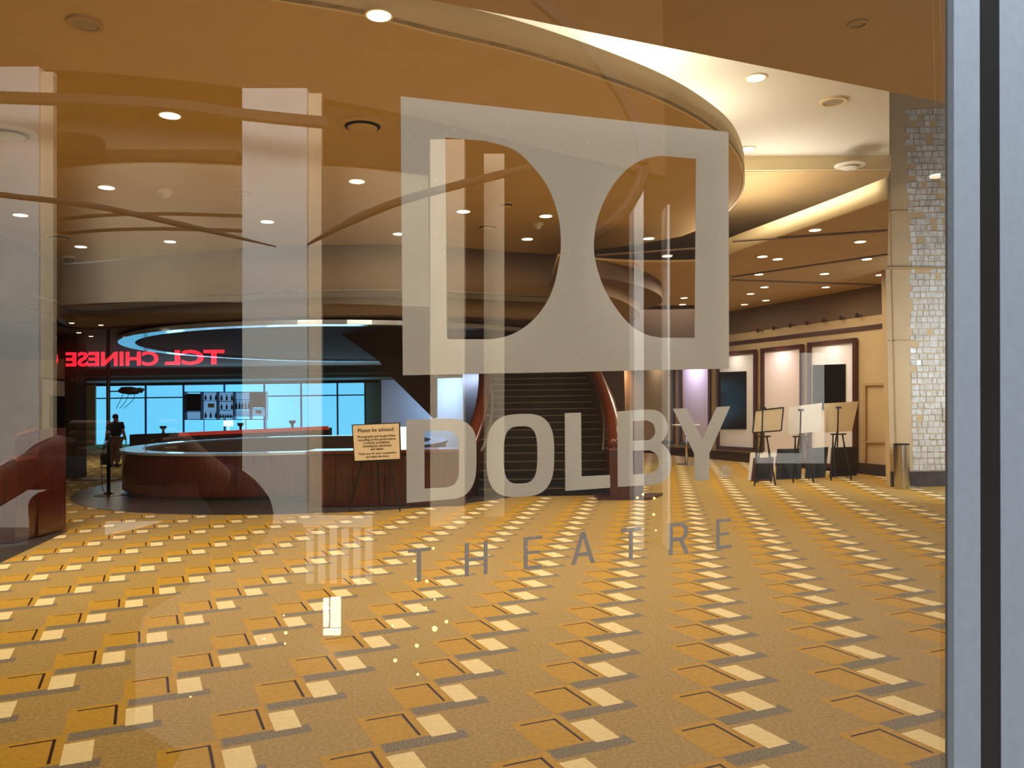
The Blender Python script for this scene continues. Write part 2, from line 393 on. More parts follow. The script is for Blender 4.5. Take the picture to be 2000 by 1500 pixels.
# stair drum hanging under the low ceiling, two tiers
dp = [(1112, 503), (1165, 508), (1225, 520), (1268, 535), (1292, 552), (1290, 566), (1262, 578)]
D1 = smooth_path([onz(x, y, ZL) for x, y in dp], 5)
bm = B(); prism(bm, [(p.x, p.y) for p in D1] + [(D1[-1].x-1, D1[-1].y+4), (D1[0].x+.2, D1[0].y+6)], ZL-.32, ZL-.002)
bmesh.ops.triangulate(bm, faces=[f for f in bm.faces if len(f.verts) > 4]); struct('ceiling', bm, 'brown')
dp2 = [(1112, 543), (1165, 550), (1215, 566), (1248, 590), (1246, 604), (1215, 616)]
D2 = smooth_path([onz(x, y, ZL-.32) for x, y in dp2], 5)
bm = B(); prism(bm, [(p.x, p.y) for p in D2] + [(D2[-1].x-1, D2[-1].y+4), (D2[0].x+.3, D2[0].y+6)], ZL-.55, ZL-.321)
bmesh.ops.triangulate(bm, faces=[f for f in bm.faces if len(f.verts) > 4]); struct('ceiling', bm, 'fascia')

# ring soffit over the bar
def ellipse(c, a, b, n=72, p=2.0, a0=0): 
    out = []
    for k in range(n):
        t = 2*PI*k/n + a0; ct, st = math.cos(t), math.sin(t)
        out.append(Vector((c[0]+a*math.copysign(abs(ct)**(2/p), ct), c[1]+b*math.copysign(abs(st)**(2/p), st), 0)))
    return out
ZR = 3.66; rc = (-4.6, 25.6); ra, rb = 6.7, 8.0
def annulus(bm, c, a, b, wdt, z0, z1, p=2.0, mi=0, n=80):
    O = ellipse(c, a, b, n, p); I = ellipse(c, a-wdt, b-wdt, n, p)
    for k in range(n):
        j = (k+1) % n
        o0, o1, i0, i1 = O[k], O[j], I[k], I[j]
        z = lambda v, h: bm.verts.new((v.x, v.y, h))
        for q in ((z(o0, z0), z(o1, z0), z(i1, z0), z(i0, z0)), (z(o0, z1), z(i0, z1), z(i1, z1), z(o1, z1)),
                  (z(o0, z0), z(o0, z1), z(o1, z1), z(o1, z0)), (z(i0, z0), z(i1, z0), z(i1, z1), z(i0, z1))):
            f = bm.faces.new(q); f.material_index = mi
    bmesh.ops.remove_doubles(bm, verts=bm.verts[:], dist=1e-5); bmesh.ops.recalc_face_normals(bm, faces=bm.faces[:])
bm = B(); annulus(bm, rc, ra, rb, .42, ZR-.12, ZR-.02); struct('trim_16', bm, 'rim')
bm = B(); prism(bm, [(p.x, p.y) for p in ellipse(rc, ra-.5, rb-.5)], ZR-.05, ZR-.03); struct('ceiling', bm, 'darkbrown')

# ================================================================ CEILING FIXTURES
def downlight(loc, r, label, group, mesh=None):
    if mesh: return copy_tree(mesh, loc, label)
    t = thing('downlight', label, 'ceiling light', loc, group)
    b = B(); lathe(b, loc, [(r*1.22, -.012), (r*1.22, 0), ], 28); obj('trim_ring', b, 'cream', t)
    b = B(); lathe(b, loc, [(r, -.016), (r, -.0125)], 28); obj('lens', b, 'lamp', t)
    return t
def lights(pts, z, r, where, group):
    proto = None; pts = sorted(pts)
    for k, (x, y) in enumerate(pts):
        # name each lamp by the thing it is nearest to in the picture
        p = onz(x, y, z); p.z = z - .001
        lab = '%s, %s' % (where[0], where[1][k])
        if proto is None: proto = downlight(p, r, lab, group)
        else: copy_tree(proto, p, lab)
lights([(332, 224), (208, 365), (697, 353), (40, 419), (522, 432), (158, 481), (332, 471), (779, 456), (905, 412), (1066, 421), (1030, 466), (1267, 465)], ZO, .108,
  ('lit downlight in tan ceiling', ['farthest left by the side wall', 'low left by the dome camera', 'between bench and smoke detector', 'under the dark curved beam', 'near the bulkhead edge, left of the tall column',
   'in front of the tall pale column reflection', 'right of the column, below the large diffuser', 'just left of the frosted emblem', 'at left in the emblem\'s left opening', 'in the left opening, nearest the bulkhead', 'in the left opening, above the flared detector', 'highest in the emblem\'s right opening']), 'downlights in the tan oval ceiling')
lights([(740, 28)], ZO, .10, ('large bright downlight beside the curved cream fascia', ['at the top of the view']), 'downlights by the fascia')
lights([(1476, 151), (1460, 290)], ZP, .12, ('warm downlight in the pale upper ceiling', ['lower one touching the curved fascia edge', 'upper one left of the round speaker']), 'downlights in the pale ceiling')
lp = [(1303, 499), (1592, 436+12), (1680, 471), (1489, 486+14), (1519, 505), (1693, 505), (1482, 535), (1610, 534), (1719, 536), (1493, 560), (1613, 560), (1466, 573), (1496, 586), (1454, 594), (1336, 581), (1333, 594), (1267, 607), (1347, 616), (1265, 630)]
lpd = {(1303, 499): 'in the right cut-out of the emblem, nearest its top', (1592, 448): 'right under the bright cove edge', (1680, 471): 'nearest the pilaster in its row', (1489, 500): 'at the left end of the bright cove', (1519, 505): 'just right of the one at the cove end', (1693, 505): 'in the second row beside the pilaster', (1848, 505): 'right beside the aluminium door frame',
 (1482, 535): 'in the third row, left one', (1610, 534): 'in the third row, middle one', (1719, 536): 'in the third row, at the pilaster', (1493, 560): 'in the fourth row, left one', (1613, 560): 'in the fourth row, right one', (1466, 573): 'fifth row, next to the emblem edge', (1496, 586): 'last row right of the emblem', (1454, 594): 'farthest one right of the emblem, near the wall top',
 (1336, 581): 'in the right cut-out, upper of the close pair', (1333, 594): 'in the right cut-out, lower of the close pair', (1267, 607): 'in the right cut-out, above the stair drum', (1347, 616): 'in the right cut-out, by its right border', (1265, 630): 'lowest one inside the right cut-out'}
lights(lp, ZL, .085, ('small downlight in low ceiling', [lpd[k] for k in sorted(lp)]), 'downlights in the low ceiling')
lights([(140, 630), (154, 643+6), (178, 656), (197, 634)], Z2, .05, ('tiny downlight over the far left corridor', ['leftmost one', 'second from the left', 'third from the left', 'rightmost one']), 'corridor downlights')

def speaker(px, py, z, r, label, grille='spk', rim='cream'):
    p = onz(px, py, z); t = thing('ceiling_speaker', label, 'speaker', p, None)
    b = B(); lathe(b, p, [(r*.86, -.016), (r*.9, -.03), (r*1.14, -.03), (r*1.18, -.001)], 36); obj('rim', b, rim, t, label='painted rim')
    b = B(); lathe(b, p, [(r*.84, -.02), (r*.84, -.012)], 36); obj('grille', b, grille, t, label='grey perforated grille')
speaker(166, 43, ZO, .125, 'round ceiling speaker with grey grille at top left', rim='ceil_low')
speaker(1628, 197, ZP, .17, 'round ceiling speaker with double white rim in pale ceiling')
def diffuser(px, py, z, r, label, dark='slot', body='ceil'):
    p = onz(px, py, z); t = thing('ceiling_diffuser', label, 'air vent', p, 'round air diffusers')
    t['label'] = label
    b = B(); lathe(b, p, [(r*.80, -.03), (r, -.012), (r*1.02, -.001)], 36); obj('outer_ring', b, body, t)
    b = B(); lathe(b, p, [(r*.72, -.035), (r*.72, -.0305)], 36); obj('slot', b, dark, t)
    b = B(); lathe(b, p, [(r*.28, -.085), (r*.50, -.07), (r*.60, -.05)], 36); obj('inner_cone', b, body, t)
diffuser(708, 242, ZO, .29, 'large round air diffuser with dark slot beside the emblem corner')
diffuser(18, 258, ZO, .30, 'round air diffuser cut by the left edge of the view', dark='fascia', body='fascia_lt')
diffuser(990, 397, ZO, .13, 'small round vent with dark centre in the emblem\'s left opening')
diffuser(952, 441, ZO, .22, 'flat round diffuser just below the small vent in the left opening')
diffuser(115, 461, ZO, .24, 'round diffuser with bluish slot near the dome camera', dark='mullion')
diffuser(1660, 322, ZP-.26, .26, 'faint white round diffuser on the bright band near the pilaster', dark='cream', body='pale')
def detector(px, py, z, r, label):
    p = onz(px, py, z); b = B(); lathe(b, p, [(r*.45, -.11), (r*.55, -.06), (r, -.035), (r, -.001)], 28)
    solo('smoke_detector', b, 'pale', label, 'smoke detector', origin=p)
detector(323, 371, ZO, .12, 'white smoke detector in the tan ceiling right of a downlight')
detector(1051, 436, ZO, .10, 'flared cream detector in the left opening of the emblem')
def dome(px, py, z, r, label):
    p = onz(px, py, z); t = thing('dome_camera', label, 'security camera', p)
    b = B(); lathe(b, p, [(r*1.3, -.05), (r*1.3, -.001)], 28); obj('housing', b, 'pale', t)
    b = B(); lathe(b, p, [(r*.25, -.05-r), (r*.7, -.05-r*.8), (r*.95, -.05-r*.4), (r, -.051)], 28); obj('dome', b, 'black', t, smooth=True)
dome(135, 501, ZO, .10, 'small dark dome camera near the bulkhead corner on the left')
dome(1447, 650, 3.95, .16, 'white dome camera above the framed panels by the emblem')
pc = onz(1447, 650, 3.95); b = B(); lathe(b, pc, [(.02, 0), (.02, ZL-3.95-.001)], 10); solo('camera_drop_rod', b, 'pale', 'thin rod holding the dome camera under the low ceiling', 'rod')
for (x, y, z, r, lab) in ((475, 378, ZO, .13, 'faint round cover plate in the tan ceiling left of the column reflection'), (1675, 46, ZE, .05, 'small curved sprinkler cover in the entrance soffit')):
    p = onz(x, y, z); b = B(); annulus(b, (p.x, p.y), r, r, .012, z-.008, z-.001, n=36); solo('cover_plate', b, 'ceil_low', lab, 'cover plate')

# ================================================================ BAR
# back-lit blue window wall
YB = 40.0
wx = [185, 209, 284, 358, 438, 516, 588, 659, 713]
t = struct('window_1', (lambda b: (box(b, ((ony(185, 800, YB).x+ony(713, 800, YB).x)/2, YB+.15, .02), (ony(713, 800, YB).x-ony(185, 800, YB).x, .1, ony(450, 751, YB).z-.02)), b)[1])(B()), 'winblue')
for i, x in enumerate(wx):
    b = B(); box(b, (ony(x, 800, YB).x, YB+.04, .02), (.07, .1, ony(450, 751, YB).z)); struct('window_frame', b, 'mullion', parent=t)
b = B(); box(b, ((ony(185, 800, YB).x+ony(713, 800, YB).x)/2, YB+.04, ony(450, 776, YB).z), (ony(713, 800, YB).x-ony(185, 800, YB).x, .1, .06)); struct('window_frame', b, 'mullion', parent=t)
b = B(); box(b, ((ony(185, 800, YB).x+ony(713, 800, YB).x)/2, YB+.0, ony(450, 751, YB).z), (14.5, .3, .12)); struct('window_frame', b, 'darkbrown', parent=t)
# curtain-like tan panel left of the window
b = B(); a0, a1 = ony(166, 800, YB-.3), ony(187, 800, YB-.3); box(b, ((a0.x+a1.x)/2, YB-.3, .02), (a1.x-a0.x, .1, 2.9)); solo('fabric_panel', b, 'tanwall', 'tan fabric panel hanging left of the blue window wall', 'curtain')
area('window_daylight', (-10.5, YB-.4, 1.6), (-9.5, 25, 1.2), 220, 12, 2.4, (.45, .78, 1.0))

# bar counter in front of the window
YC = 33.0
t = thing('bar_counter', 'long dark bar counter with red lit top edge before the blue windows', 'bar counter', (ony(450, 850, YC).x, YC, 0))
xa, xb = ony(253, 850, YC).x, ony(642, 835, YC).x
def z_at(px, py, y): return ony(px, py, y).z
b = B(); hexa(b, [Vector((xa, YC, 0)), Vector((xb, YC, 0)), Vector((xb, YC+.6, 0)), Vector((xa, YC+.6, 0))], [Vector((xa, YC, z_at(253, 849, YC))), Vector((xb, YC, z_at(642, 836, YC))), Vector((xb, YC+.6, z_at(642, 836, YC))), Vector((xa, YC+.6, z_at(253, 849, YC)))]); obj('body', b, 'darkbrown', t)
xr = ony(350, 845, YC).x
b = B(); hexa(b, [Vector((xr, YC-.06, z_at(350, 852, YC))), Vector((xb, YC-.06, z_at(642, 839, YC))), Vector((xb, YC-.01, z_at(642, 839, YC))), Vector((xr, YC-.01, z_at(350, 852, YC)))], [Vector((xr, YC-.06, z_at(350, 845, YC))), Vector((xb, YC-.06, z_at(642, 832, YC))), Vector((xb, YC-.01, z_at(642, 832, YC))), Vector((xr, YC-.01, z_at(350, 845, YC)))]); obj('lit_edge', b, 'red', t, label='glowing red strip')
for (x, y, lab) in ((319, 845, 'left of the bottle shelf'), (470, 839, 'right below the bottle shelf'), (571, 834, 'alone right of the bottle shelf')):
    f_ = (ony(x, y, YC+.3).x-xa)/(xb-xa); zz = z_at(253, 849, YC)*(1-f_)+z_at(642, 836, YC)*f_+.004; p = Vector((ony(x, y, YC+.3).x, YC+.3, zz)); zt = z_at(x, y-13, YC+.3)-zz
    b = B(); lathe(b, p, [(.10, 0), (.05, .03), (.05, zt*.5), (.13, zt*.75), (.14, zt)], 16)
    solo('flared_stand', b, 'stone', 'dark flared stand on the bar counter, '+lab, 'stand', 'flared stands on the bar')
# back bar shelf unit
YS = 38.6
def SP(px, py): return ony(px, py, YS)
t = thing('bottle_shelf', 'blue backlit wall shelf of square cells holding bottles behind the bar', 'shelf', (SP(443, 800).x, YS, 0))
def cell(x0, y0, x1, y1, m, name):
    b = B(); p = [SP(x0, y1), SP(x1, y1), SP(x1, y0), SP(x0, y0)]; slab(b, p, Vector((0, 1, 0)), .08); return obj(name, b, m, t)
cols = [(367, 396), (397, 427), (428, 459), (460, 491), (492, 521)]
cell(366, 769, 396, 803, 'blackglass', 'dark_poster'); cell(493, 765, 520, 796, 'blackglass', 'dark_poster')
for (x0, y0, x1, y1) in ((366, 805, 396, 818), (398, 767, 427, 782), (398, 784, 427, 817), (429, 767, 459, 800), (429, 802, 459, 817), (461, 766, 491, 780), (461, 782, 491, 798), (461, 801, 491, 814), (493, 799, 520, 813)):
    cell(x0, y0, x1, y1, 'cell', 'shelf_back')
for (x0, y0, x1, y1) in ((407, 788, 419, 796), (500, 801, 511, 808)): 
    b = B(); p = [SP(x0, y1)-Vector((0, .05, 0)), SP(x1, y1)-Vector((0, .05, 0)), SP(x1, y0)-Vector((0, .05, 0)), SP(x0, y0)-Vector((0, .05, 0))]; slab(b, p, Vector((0, 1, 0)), .03); obj('price_card', b, 'board', t)
for x in (365, 397, 428, 460, 492, 522):
    b = B(); p = [SP(x-.8, 820), SP(x+.8, 820), SP(x+.8, 765), SP(x-.8, 765)]; slab(b, [q-Vector((0, .3, 0)) for q in p], Vector((0, 1, 0)), .4); obj('upright', b, 'mullion', t)
for x in (398, 440, 480, 520):
    b = B(); p = [SP(x-.6, 842), SP(x+.6, 842), SP(x+.6, 819), SP(x-.6, 819)]; p[0].z = p[1].z = .01; slab(b, p, Vector((0, 1, 0)), .05); obj('foot_post', b, 'mullion', t)
for (x0, x1, y) in ((365, 522, 766), (365, 522, 819), (397, 427, 783), (429, 460, 801), (460, 492, 781), (460, 492, 799), (365, 397, 804), (492, 522, 798), (429, 460, 784)):
    b = B(); p = [SP(x0, y+.7), SP(x1, y+.7), SP(x1, y-.7), SP(x0, y-.7)]; slab(b, [q-Vector((0, .3, 0)) for q in p], Vector((0, 1, 0)), .4); obj('shelf_board', b, 'mullion', t)
b = B(); p = [q_-Vector((0, .45, 0)) for q_ in (SP(443, 832), SP(461, 832), SP(461, 820.5), SP(443, 820.5))]; slab(b, p, Vector((0, 1, 0)), .05); tube(b, [(p[0]+p[1])/2+Vector((0, .03, 0)), Vector(((p[0].x+p[1].x)/2, p[0].y+.03, .01))], .03, 6); solo('lit_screen', b, 'bright', 'white glowing screen under the middle of the bottle shelf', 'screen')
proto = None
for row, (xs, y, h, m, lab) in enumerate((((404, 414, 424), 782, 11, 'bottle', 'top shelf of the second column'), ((404, 414, 424), 817, 12, 'bottle', 'bottom shelf of the second column'), ((435, 445, 455), 783, 12, 'bottle2', 'top shelf of the middle column'), ((435, 445, 455), 800, 11, 'bottle', 'second shelf of the middle column'),
        ((433, 438, 443, 448, 453, 458), 817, 8, 'bottle', 'bottom shelf of the middle column'), ((464, 470, 476, 482, 488), 799, 14, 'bottle', 'middle shelf of the fourth column'))):
    for k, x in enumerate(xs):
        p = SP(x, y-.8); p.y = YS-.15; hh = h*YS/F
        b = B(); lathe(b, p, [(.045, 0), (.048, hh*.55), (.018, hh*.72), (.018, hh)], 12)
        solo('liquor_bottle', b, m, 'slim bottle on the %s, %s' % (lab, ['first', 'second', 'third', 'fourth', 'fifth', 'sixth'][k]+' from the left'), 'bottle', 'bottles in the backlit shelf', origin=p, smooth=False)

# round island counter
ic = (-5.1, 19.35); ia, ib = 3.5, 4.15; HI = .93
t = thing('round_counter', 'large curved mahogany island counter with pale rim before the bar', 'counter', (ic[0], ic[1], 0))
b = B(); annulus(b, ic, ia, ib, .5, .12, HI-.05, p=2.2); obj('body', b, 'wood', t, smooth=False)
b = B(); annulus(b, ic, ia+.05, ib+.05, .42, HI-.048, HI, p=2.2); obj('countertop', b, 'rim', t, label='pale reflective rim')
b = B(); annulus(b, ic, ia-.42, ib-.42, .1, .12, HI-.03, p=2.2); obj('inner_wall', b, 'brown', t)
b = B(); annulus(b, ic, ia-.1, ib-.1, .3, .012, .119, p=2.2); obj('toe_kick', b, 'stone', t)
b = B(); prism(b, [(p.x, p.y) for p in ellipse((-4.2, 19.6), 5.4, 6.0, 64, 2.1)], .003, .010); struct('trim_17', b, 'stone')  # flat dark disc, the shadow around the counter put into colour
# straight wooden counter right of it
xa, xb = ony(606, 900, 14.4).x, ony(908, 900, 14.4).x
t = thing('panelled_counter', 'dark red panelled wooden counter between round island and staircase', 'counter', ((xa+xb)/2, 14.4, 0))
b = B(); box(b, ((xa+xb)/2, 14.7, .02), (xb-xa, .6, .93)); obj('body', b, 'wood', t)
b = B(); box(b, ((xa+xb)/2, 14.68, .95), (xb-xa+.1, .72, .05)); obj('countertop', b, 'woodlt', t)
for k in range(9):
    b = B(); box(b, (xa+.1+k*(xb-xa-.2)/8, 14.385, .12), (.05, .03, .78)); obj('panel_moulding', b, 'trim', t)

# ================================================================ STAIRCASE
Y0 = 15.75; NS = 22; RI = .15; TR = .32
sx0, sx1 = ony(938, 960, Y0).x, ony(1192, 960, Y0).x
t = thing('staircase', 'wide dark carpeted staircase rising behind the lettering', 'staircase', ((sx0+sx1)/2, Y0, 0))
for k in range(NS):
    b = B(); box(b, ((sx0+sx1)/2+.1, Y0+TR*(k+.5)+.5, 0.003), (sx1-sx0+.3, TR+1.0, RI*(k+1)-.003)) if k == 0 else box(b, ((sx0+sx1)/2+.1, Y0+TR*(k+.5), RI*(k-.3)), (sx1-sx0+.3, TR, RI*1.3))
    s_ = obj('step', b, 'stair', t)
    b = B(); box(b, ((sx0+sx1)/2+.1, Y0+TR*k-.005, RI*(k+1)-.012), (sx1-sx0+.26, .012, .014)); obj('nosing', b, 'nosing', s_)
def bal(pts, side, name):
    """wooden balustrade: thick cap swept along pixel/depth points and a solid side below"""
    P = smooth_path([ony(x, y, d) for x, y, d in pts], 5)
    b = B(); tube(b, P, .15, 12); obj(name, b, 'woodlt', t, smooth=True)
    b = B()
    n = len(P); off = Vector((side*.07, 0, 0))
    for i in range(n-1):
        a, c = P[i], P[i+1]
        lo = [Vector((q.x, q.y, 0.02)) for q in (a-off, c-off, c+off, a+off)]
        hi = [a-off, c-off, c+off, a+off]
        hexa(b, lo, hi)
    obj('side_panel', b, 'wood', t)
bal([(899, 905, 15.2), (918, 868, 15.8), (936, 815, 16.9), (945, 770, 18.2), (947, 730, 19.6), (943, 690, 21.5)], -1, 'balustrade_cap')
bal([(1203, 872, 15.4), (1198, 835, 16.0), (1190, 795, 17.0), (1175, 755, 18.4), (1160, 725, 19.6), (1140, 690, 21.5)], 1, 'balustrade_cap')
for pts in ([(940, 882, 15.6), (952, 850, 16.0), (960, 810, 16.9), (961, 770, 18.0), (956, 730, 19.4), (948, 690, 21)], [(1178, 880, 15.7), (1180, 850, 16.0), (1180, 820, 16.6), (1174, 785, 17.6), (1163, 750, 18.8), (1148, 715, 20)]):
    P = smooth_path([ony(x, y, d) for x, y, d in pts], 5)
    b = B(); tube(b, P, .03, 8)
    for q in P[4::6]: tube(b, [q, q+Vector((-.16 if q.x < .5 else .16, .03, -.03))], .014, 6)
    obj('handrail', b, 'nosing', t, smooth=True, label='bent metal handrail')
pn = ony(1223, 968, 15.2)
b = B(); box(b, (pn.x, 15.35, .003), (.62, .5, .88)); obj('newel', b, 'wood', t)
b = B(); box(b, (pn.x+.02, 15.33, .89), (.68, .56, .05)); obj('newel_cap', b, 'woodlt', t)
b = B(); prism(b, [(pn.x-.55, 14.95), (pn.x+.4, 14.9), (pn.x+.75, 15.6), (pn.x-.55, 15.65)], .002, .05); obj('plinth', b, 'trim', t)
# dark stair well
b = B(); box(b, (.9, 23.4, 0), (4.6, .2, 3.85)); struct('wall_back', b, 'darkbrown')
# red brown surround over the stairs
b = B(); box(b, (.6, 22.5, 3.4), (9.5, .2, 1.0)); struct('wall_back', b, 'darkbrown')

# grey and blue lit walls left of the stairs
YW = 24.0
b = B(); slab(b, [ony(745, 905, YW), ony(1000, 905, YW), ony(1000, 735, YW), ony(745, 742, YW)], Vector((0, 1, 0)), .15); struct('wall_back', b, 'white')
area('blue_wall_wash', ony(915, 735, YW-1.0), ony(905, 830, YW), 90, .8, .3, (.32, .58, 1.0))
b = B(); slab(b, [ony(662, 650, 21), ony(738, 703, 21), ony(770, 742, 21), ony(832, 803, 21), ony(846, 818, 21), ony(846, 650, 21)], Vector((0, 1, 0)), 1.2)
solo('stair_soffit', b, 'darkbrown', 'dark sloping underside of an upper flight left of the staircase', 'stair underside')

# ================================================================ RIGHT WALL PANELS
def frame(px0, px1, yt0, yt1, yb0, yb1, label, inner='white', pic=None, spot=None, name='framed_poster', fr='trim'):
    A, Bq, C, D = onw(px0, yb0, .05), onw(px1, yb1, .05), onw(px1, yt1, .05), onw(px0, yt0, .05)
    c = (A+Bq)/2; t = thing(name, label, 'poster', (c.x, c.y, min(A.z, Bq.z)))
    b = B(); slab(b, [A, Bq, C, D], -WN, .04); obj('panel', b, inner, t)
    b = B(); w_ = .10
    for p, q in ((A, Bq), (Bq, C), (C, D), (D, A)):
        d = (q-p).normalized(); n = d.cross(WN).normalized()*w_/2
        slab(b, [p-n-d*w_/2, q-n+d*w_/2, q+n+d*w_/2, p+n-d*w_/2], WN, .07)
    obj('frame', b, fr, t)
    if pic:
        x0, x1, y0, y1 = pic
        b = B(); slab(b, [onw(x0, y1, .055), onw(x1, y1, .055), onw(x1, y0-2, .055), onw(x0, y0, .055)], WN, .02); obj('picture', b, 'blackglass', t, label='dark glossy picture')
    if spot:
        m = (C+D)/2 + WN*.45 + Vector((0, 0, .15)); tg = (A+Bq+C+D)/4; tg.z -= .3
        area('picture_lamp', m, tg, spot[0], .3, .2, spot[1], spread=2.2)
    return t
frame(1583, 1672, 673, 664, 905, 915, 'tall framed panel with large black picture, nearest the pilaster', pic=(1588, 1652, 713, 800), inner='white', spot=(5, (1, .85, .9)))
frame(1491, 1568, 684, 676, 893, 900, 'tall framed blank panel glowing pink behind the easels', inner='pinkpanel', spot=(8, (1, .78, .80)))
frame(1404, 1477, 692, 686, 874, 878, 'tall framed panel with dark glossy picture left of the easels', pic=(1404, 1458, 727, 838), spot=(5, (1, .9, .8)))
frame(1331, 1388, 700, 698, 865, 869, 'tall blank panel lit lavender behind the small round table', inner='pinkpanel', spot=(22, (.66, .60, 1.0)))
frame(1255, 1318, 708, 704, 860, 864, 'narrow framed panel with dark picture behind the letter B', pic=(1257, 1304, 738, 842), spot=(4, (1, .9, .8)))
frame(1199, 1234, 712, 710, 872, 876, 'narrow peach lit panel beside the staircase rail', inner='pinkpanel', spot=(30, (1, .58, .38)))
# niche in the wall beside the pilaster
t = thing('wall_niche', 'recessed tan wall niche with thin shelf left of the pilaster', 'niche', onw(1712, 925, .03))
for (x0, y0, x1, y1) in ((1690, 748, 1732, 753), (1690, 862, 1732, 865), (1688, 752, 1693, 900)):
    b = B(); slab(b, [onw(x0, y1, .02), onw(x1, y1, .02), onw(x1, y0, .02), onw(x0, y0, .02)], WN, .05); obj('niche_edge', b, 'ceil_low', t)
# track heads on the wall top
for k, (x, y) in enumerate(((1480, 646), (1511, 641), (1543, 636), (1575, 631), (1608, 626), (1641, 621), (1673, 616))):
    p = onw(x, y, .16); b = B(); lathe(b, p-Vector((0, 0, .05)), [(.035, 0), (.045, .10)], 10); tube(b, [p, p-WN*.17], .012, 6)
    solo('track_head', b, 'darkbrown', 'tiny dark spotlight above the dark wall rail, %s from the left' % ['first', 'second', 'third', 'fourth', 'fifth', 'sixth', 'seventh'][k], 'spotlight', 'spotlights above the wall rail')
p = onz(1496, 641, 4.0); b = B(); lathe(b, p, [(.14, -.02), (.14, .02)], 20); tube(b, [p+Vector((0, 0, .02)), Vector((p.x, p.y, ZL-.002))], .012, 6); solo('pendant_light', b, 'bright', 'single bluish white lamp over the framed panels', 'light')

# pilaster and pearl tiles at the far right
YP = 16.6
xa, xb = ony(1736, 800, YP).x, ony(1990, 800, YP).x
b = B(); box(b, ((xa+xb)/2, YP+.1, 0), (xb-xa, .2, 8.2)); struct('wall_right', b, 'tanwall')
b = B(); box(b, ((xa+xb)/2, YP-.02, .003), (xb-xa, .06, .3)); struct('baseboard_right', b, 'stone')
b = B()
for x in (1748,): box(b, (ony(x, 800, YP).x, YP-.012, .3), (.03, .022, 7.9))
for y in (413, 666): box(b, ((ony(1736, y, YP).x+ony(1782, y, YP).x)/2, YP-.012, ony(1760, y, YP).z), (.5, .022, .025))
struct('trim_18', b, 'ceil_low')
b = B(); x0 = ony(1780, 800, YP).x; x1 = ony(1880, 800, YP).x; z = .32; row = 0; s_ = .125
while z < 7.6:
    x = x0 + (random.random()*.10 if z > 3 else 0)
    while x < x1:
        wv = s_*random.choice((1, 1, 1, 1.4, .8)); hh = s_*random.choice((1, 1, 1, .92))
        if random.random() > (.03 if z < 4 else .14):
            d = random.uniform(.008, .03); tx = random.uniform(-.008, .008); tz = random.uniform(-.008, .008)
            lo = [Vector((x, YP-.002, z)), Vector((x+wv-.012, YP-.002, z)), Vector((x+wv-.012, YP-.002, z+hh-.012)), Vector((x, YP-.002, z+hh-.012))]
            hi = [Vector((x+.006, YP-d+tx+tz, z+.006)), Vector((x+wv-.018, YP-d-tx+tz, z+.006)), Vector((x+wv-.018, YP-d-tx-tz, z+hh-.018)), Vector((x+.006, YP-d+tx-tz, z+hh-.018))]
            hexa(b, lo, hi)
        x += wv
    z += s_; row += 1
struct('trim_19', b, 'tile')
area('pilaster_fill', (8.3, 13.5, 2.5), (10, YP, 1.9), 130, .8, 2.5, (.7, .85, 1))  # added cool fill inside the lobby, brightens the tiles
t = thing('trash_bin', 'tall polished metal cylinder bin standing against the pilaster', 'trash bin', ony(1762, 928, 16.2))
pb = ony(1762, 928, 16.2); pb.z = 0.005
t.location = pb
b = B(); lathe(b, pb, [(.14, 0), (.14, .05), (.145, .06), (.145, .86)], 32); obj('body', b, 'chrome', t, smooth=False)
b = B(); lathe(b, pb, [(.15, .862), (.15, .885), (.12, .89)], 32); obj('rim', b, 'black', t)
b = B(); p = ony(1850, 822, YP-.1); box(b, p, (.12, .08, .25)); solo('wall_phone', b, 'white', 'small white wall fitting with dark knob beside the door frame', 'wall fitting')

# ================================================================ EASELS AND BOARDS
def easel(px, feet_y, top_y, w_, label, loc=None, group='black easels by the right wall'):
    yy = HC*F/(feet_y-(786-.0131*(px-1000))); p = ony(px, feet_y, yy); h = (feet_y-top_y)*yy/F
    p.z = .003; X = lambda dx, dy, z: Vector((p.x+dx, p.y+dy, p.z+z))
    t = thing('easel', label, 'easel', p, group)
    for sx in (-1, 1):
        b = B(); tube(b, [X(sx*w_, -.0, 0), X(sx*.10, .14, h*.62)], .017, 6); obj('leg', b, 'black', t)
    b = B(); tube(b, [X(0, .62, 0), X(0, .16, h*.66)], .017, 6); obj('leg', b, 'black', t)
    for sx in (-1, 1):
        b = B(); tube(b, [X(sx*.13, .02, .06), X(sx*.11, .13, h*.62)], .012, 6); obj('strut', b, 'black', t)
    b = B(); tube(b, [X(-.02, .13, h*.40), X(.05, .20, h*.99)], .017, 6); box(b, X(.05, .18, h*.965), (.11, .05, .045)); obj('mast', b, 'black', t)
    b = B(); tube(b, [X(-.17, .10, h*.62), X(.17, .10, h*.62)], .018, 6); obj('crossbar', b, 'black', t)
    return p, yy
for (px, fy, ty, lab) in ((1494, 948, 794, 'black easel holding the thin framed board, leftmost by the right wall'), (1569, 942, 798, 'black easel holding a plain tilted board, middle of the three by the wall'), (1643, 938, 793, 'black easel holding the plain tilted board nearest the trash bin')):
    easel(px, fy, ty, .22, lab)
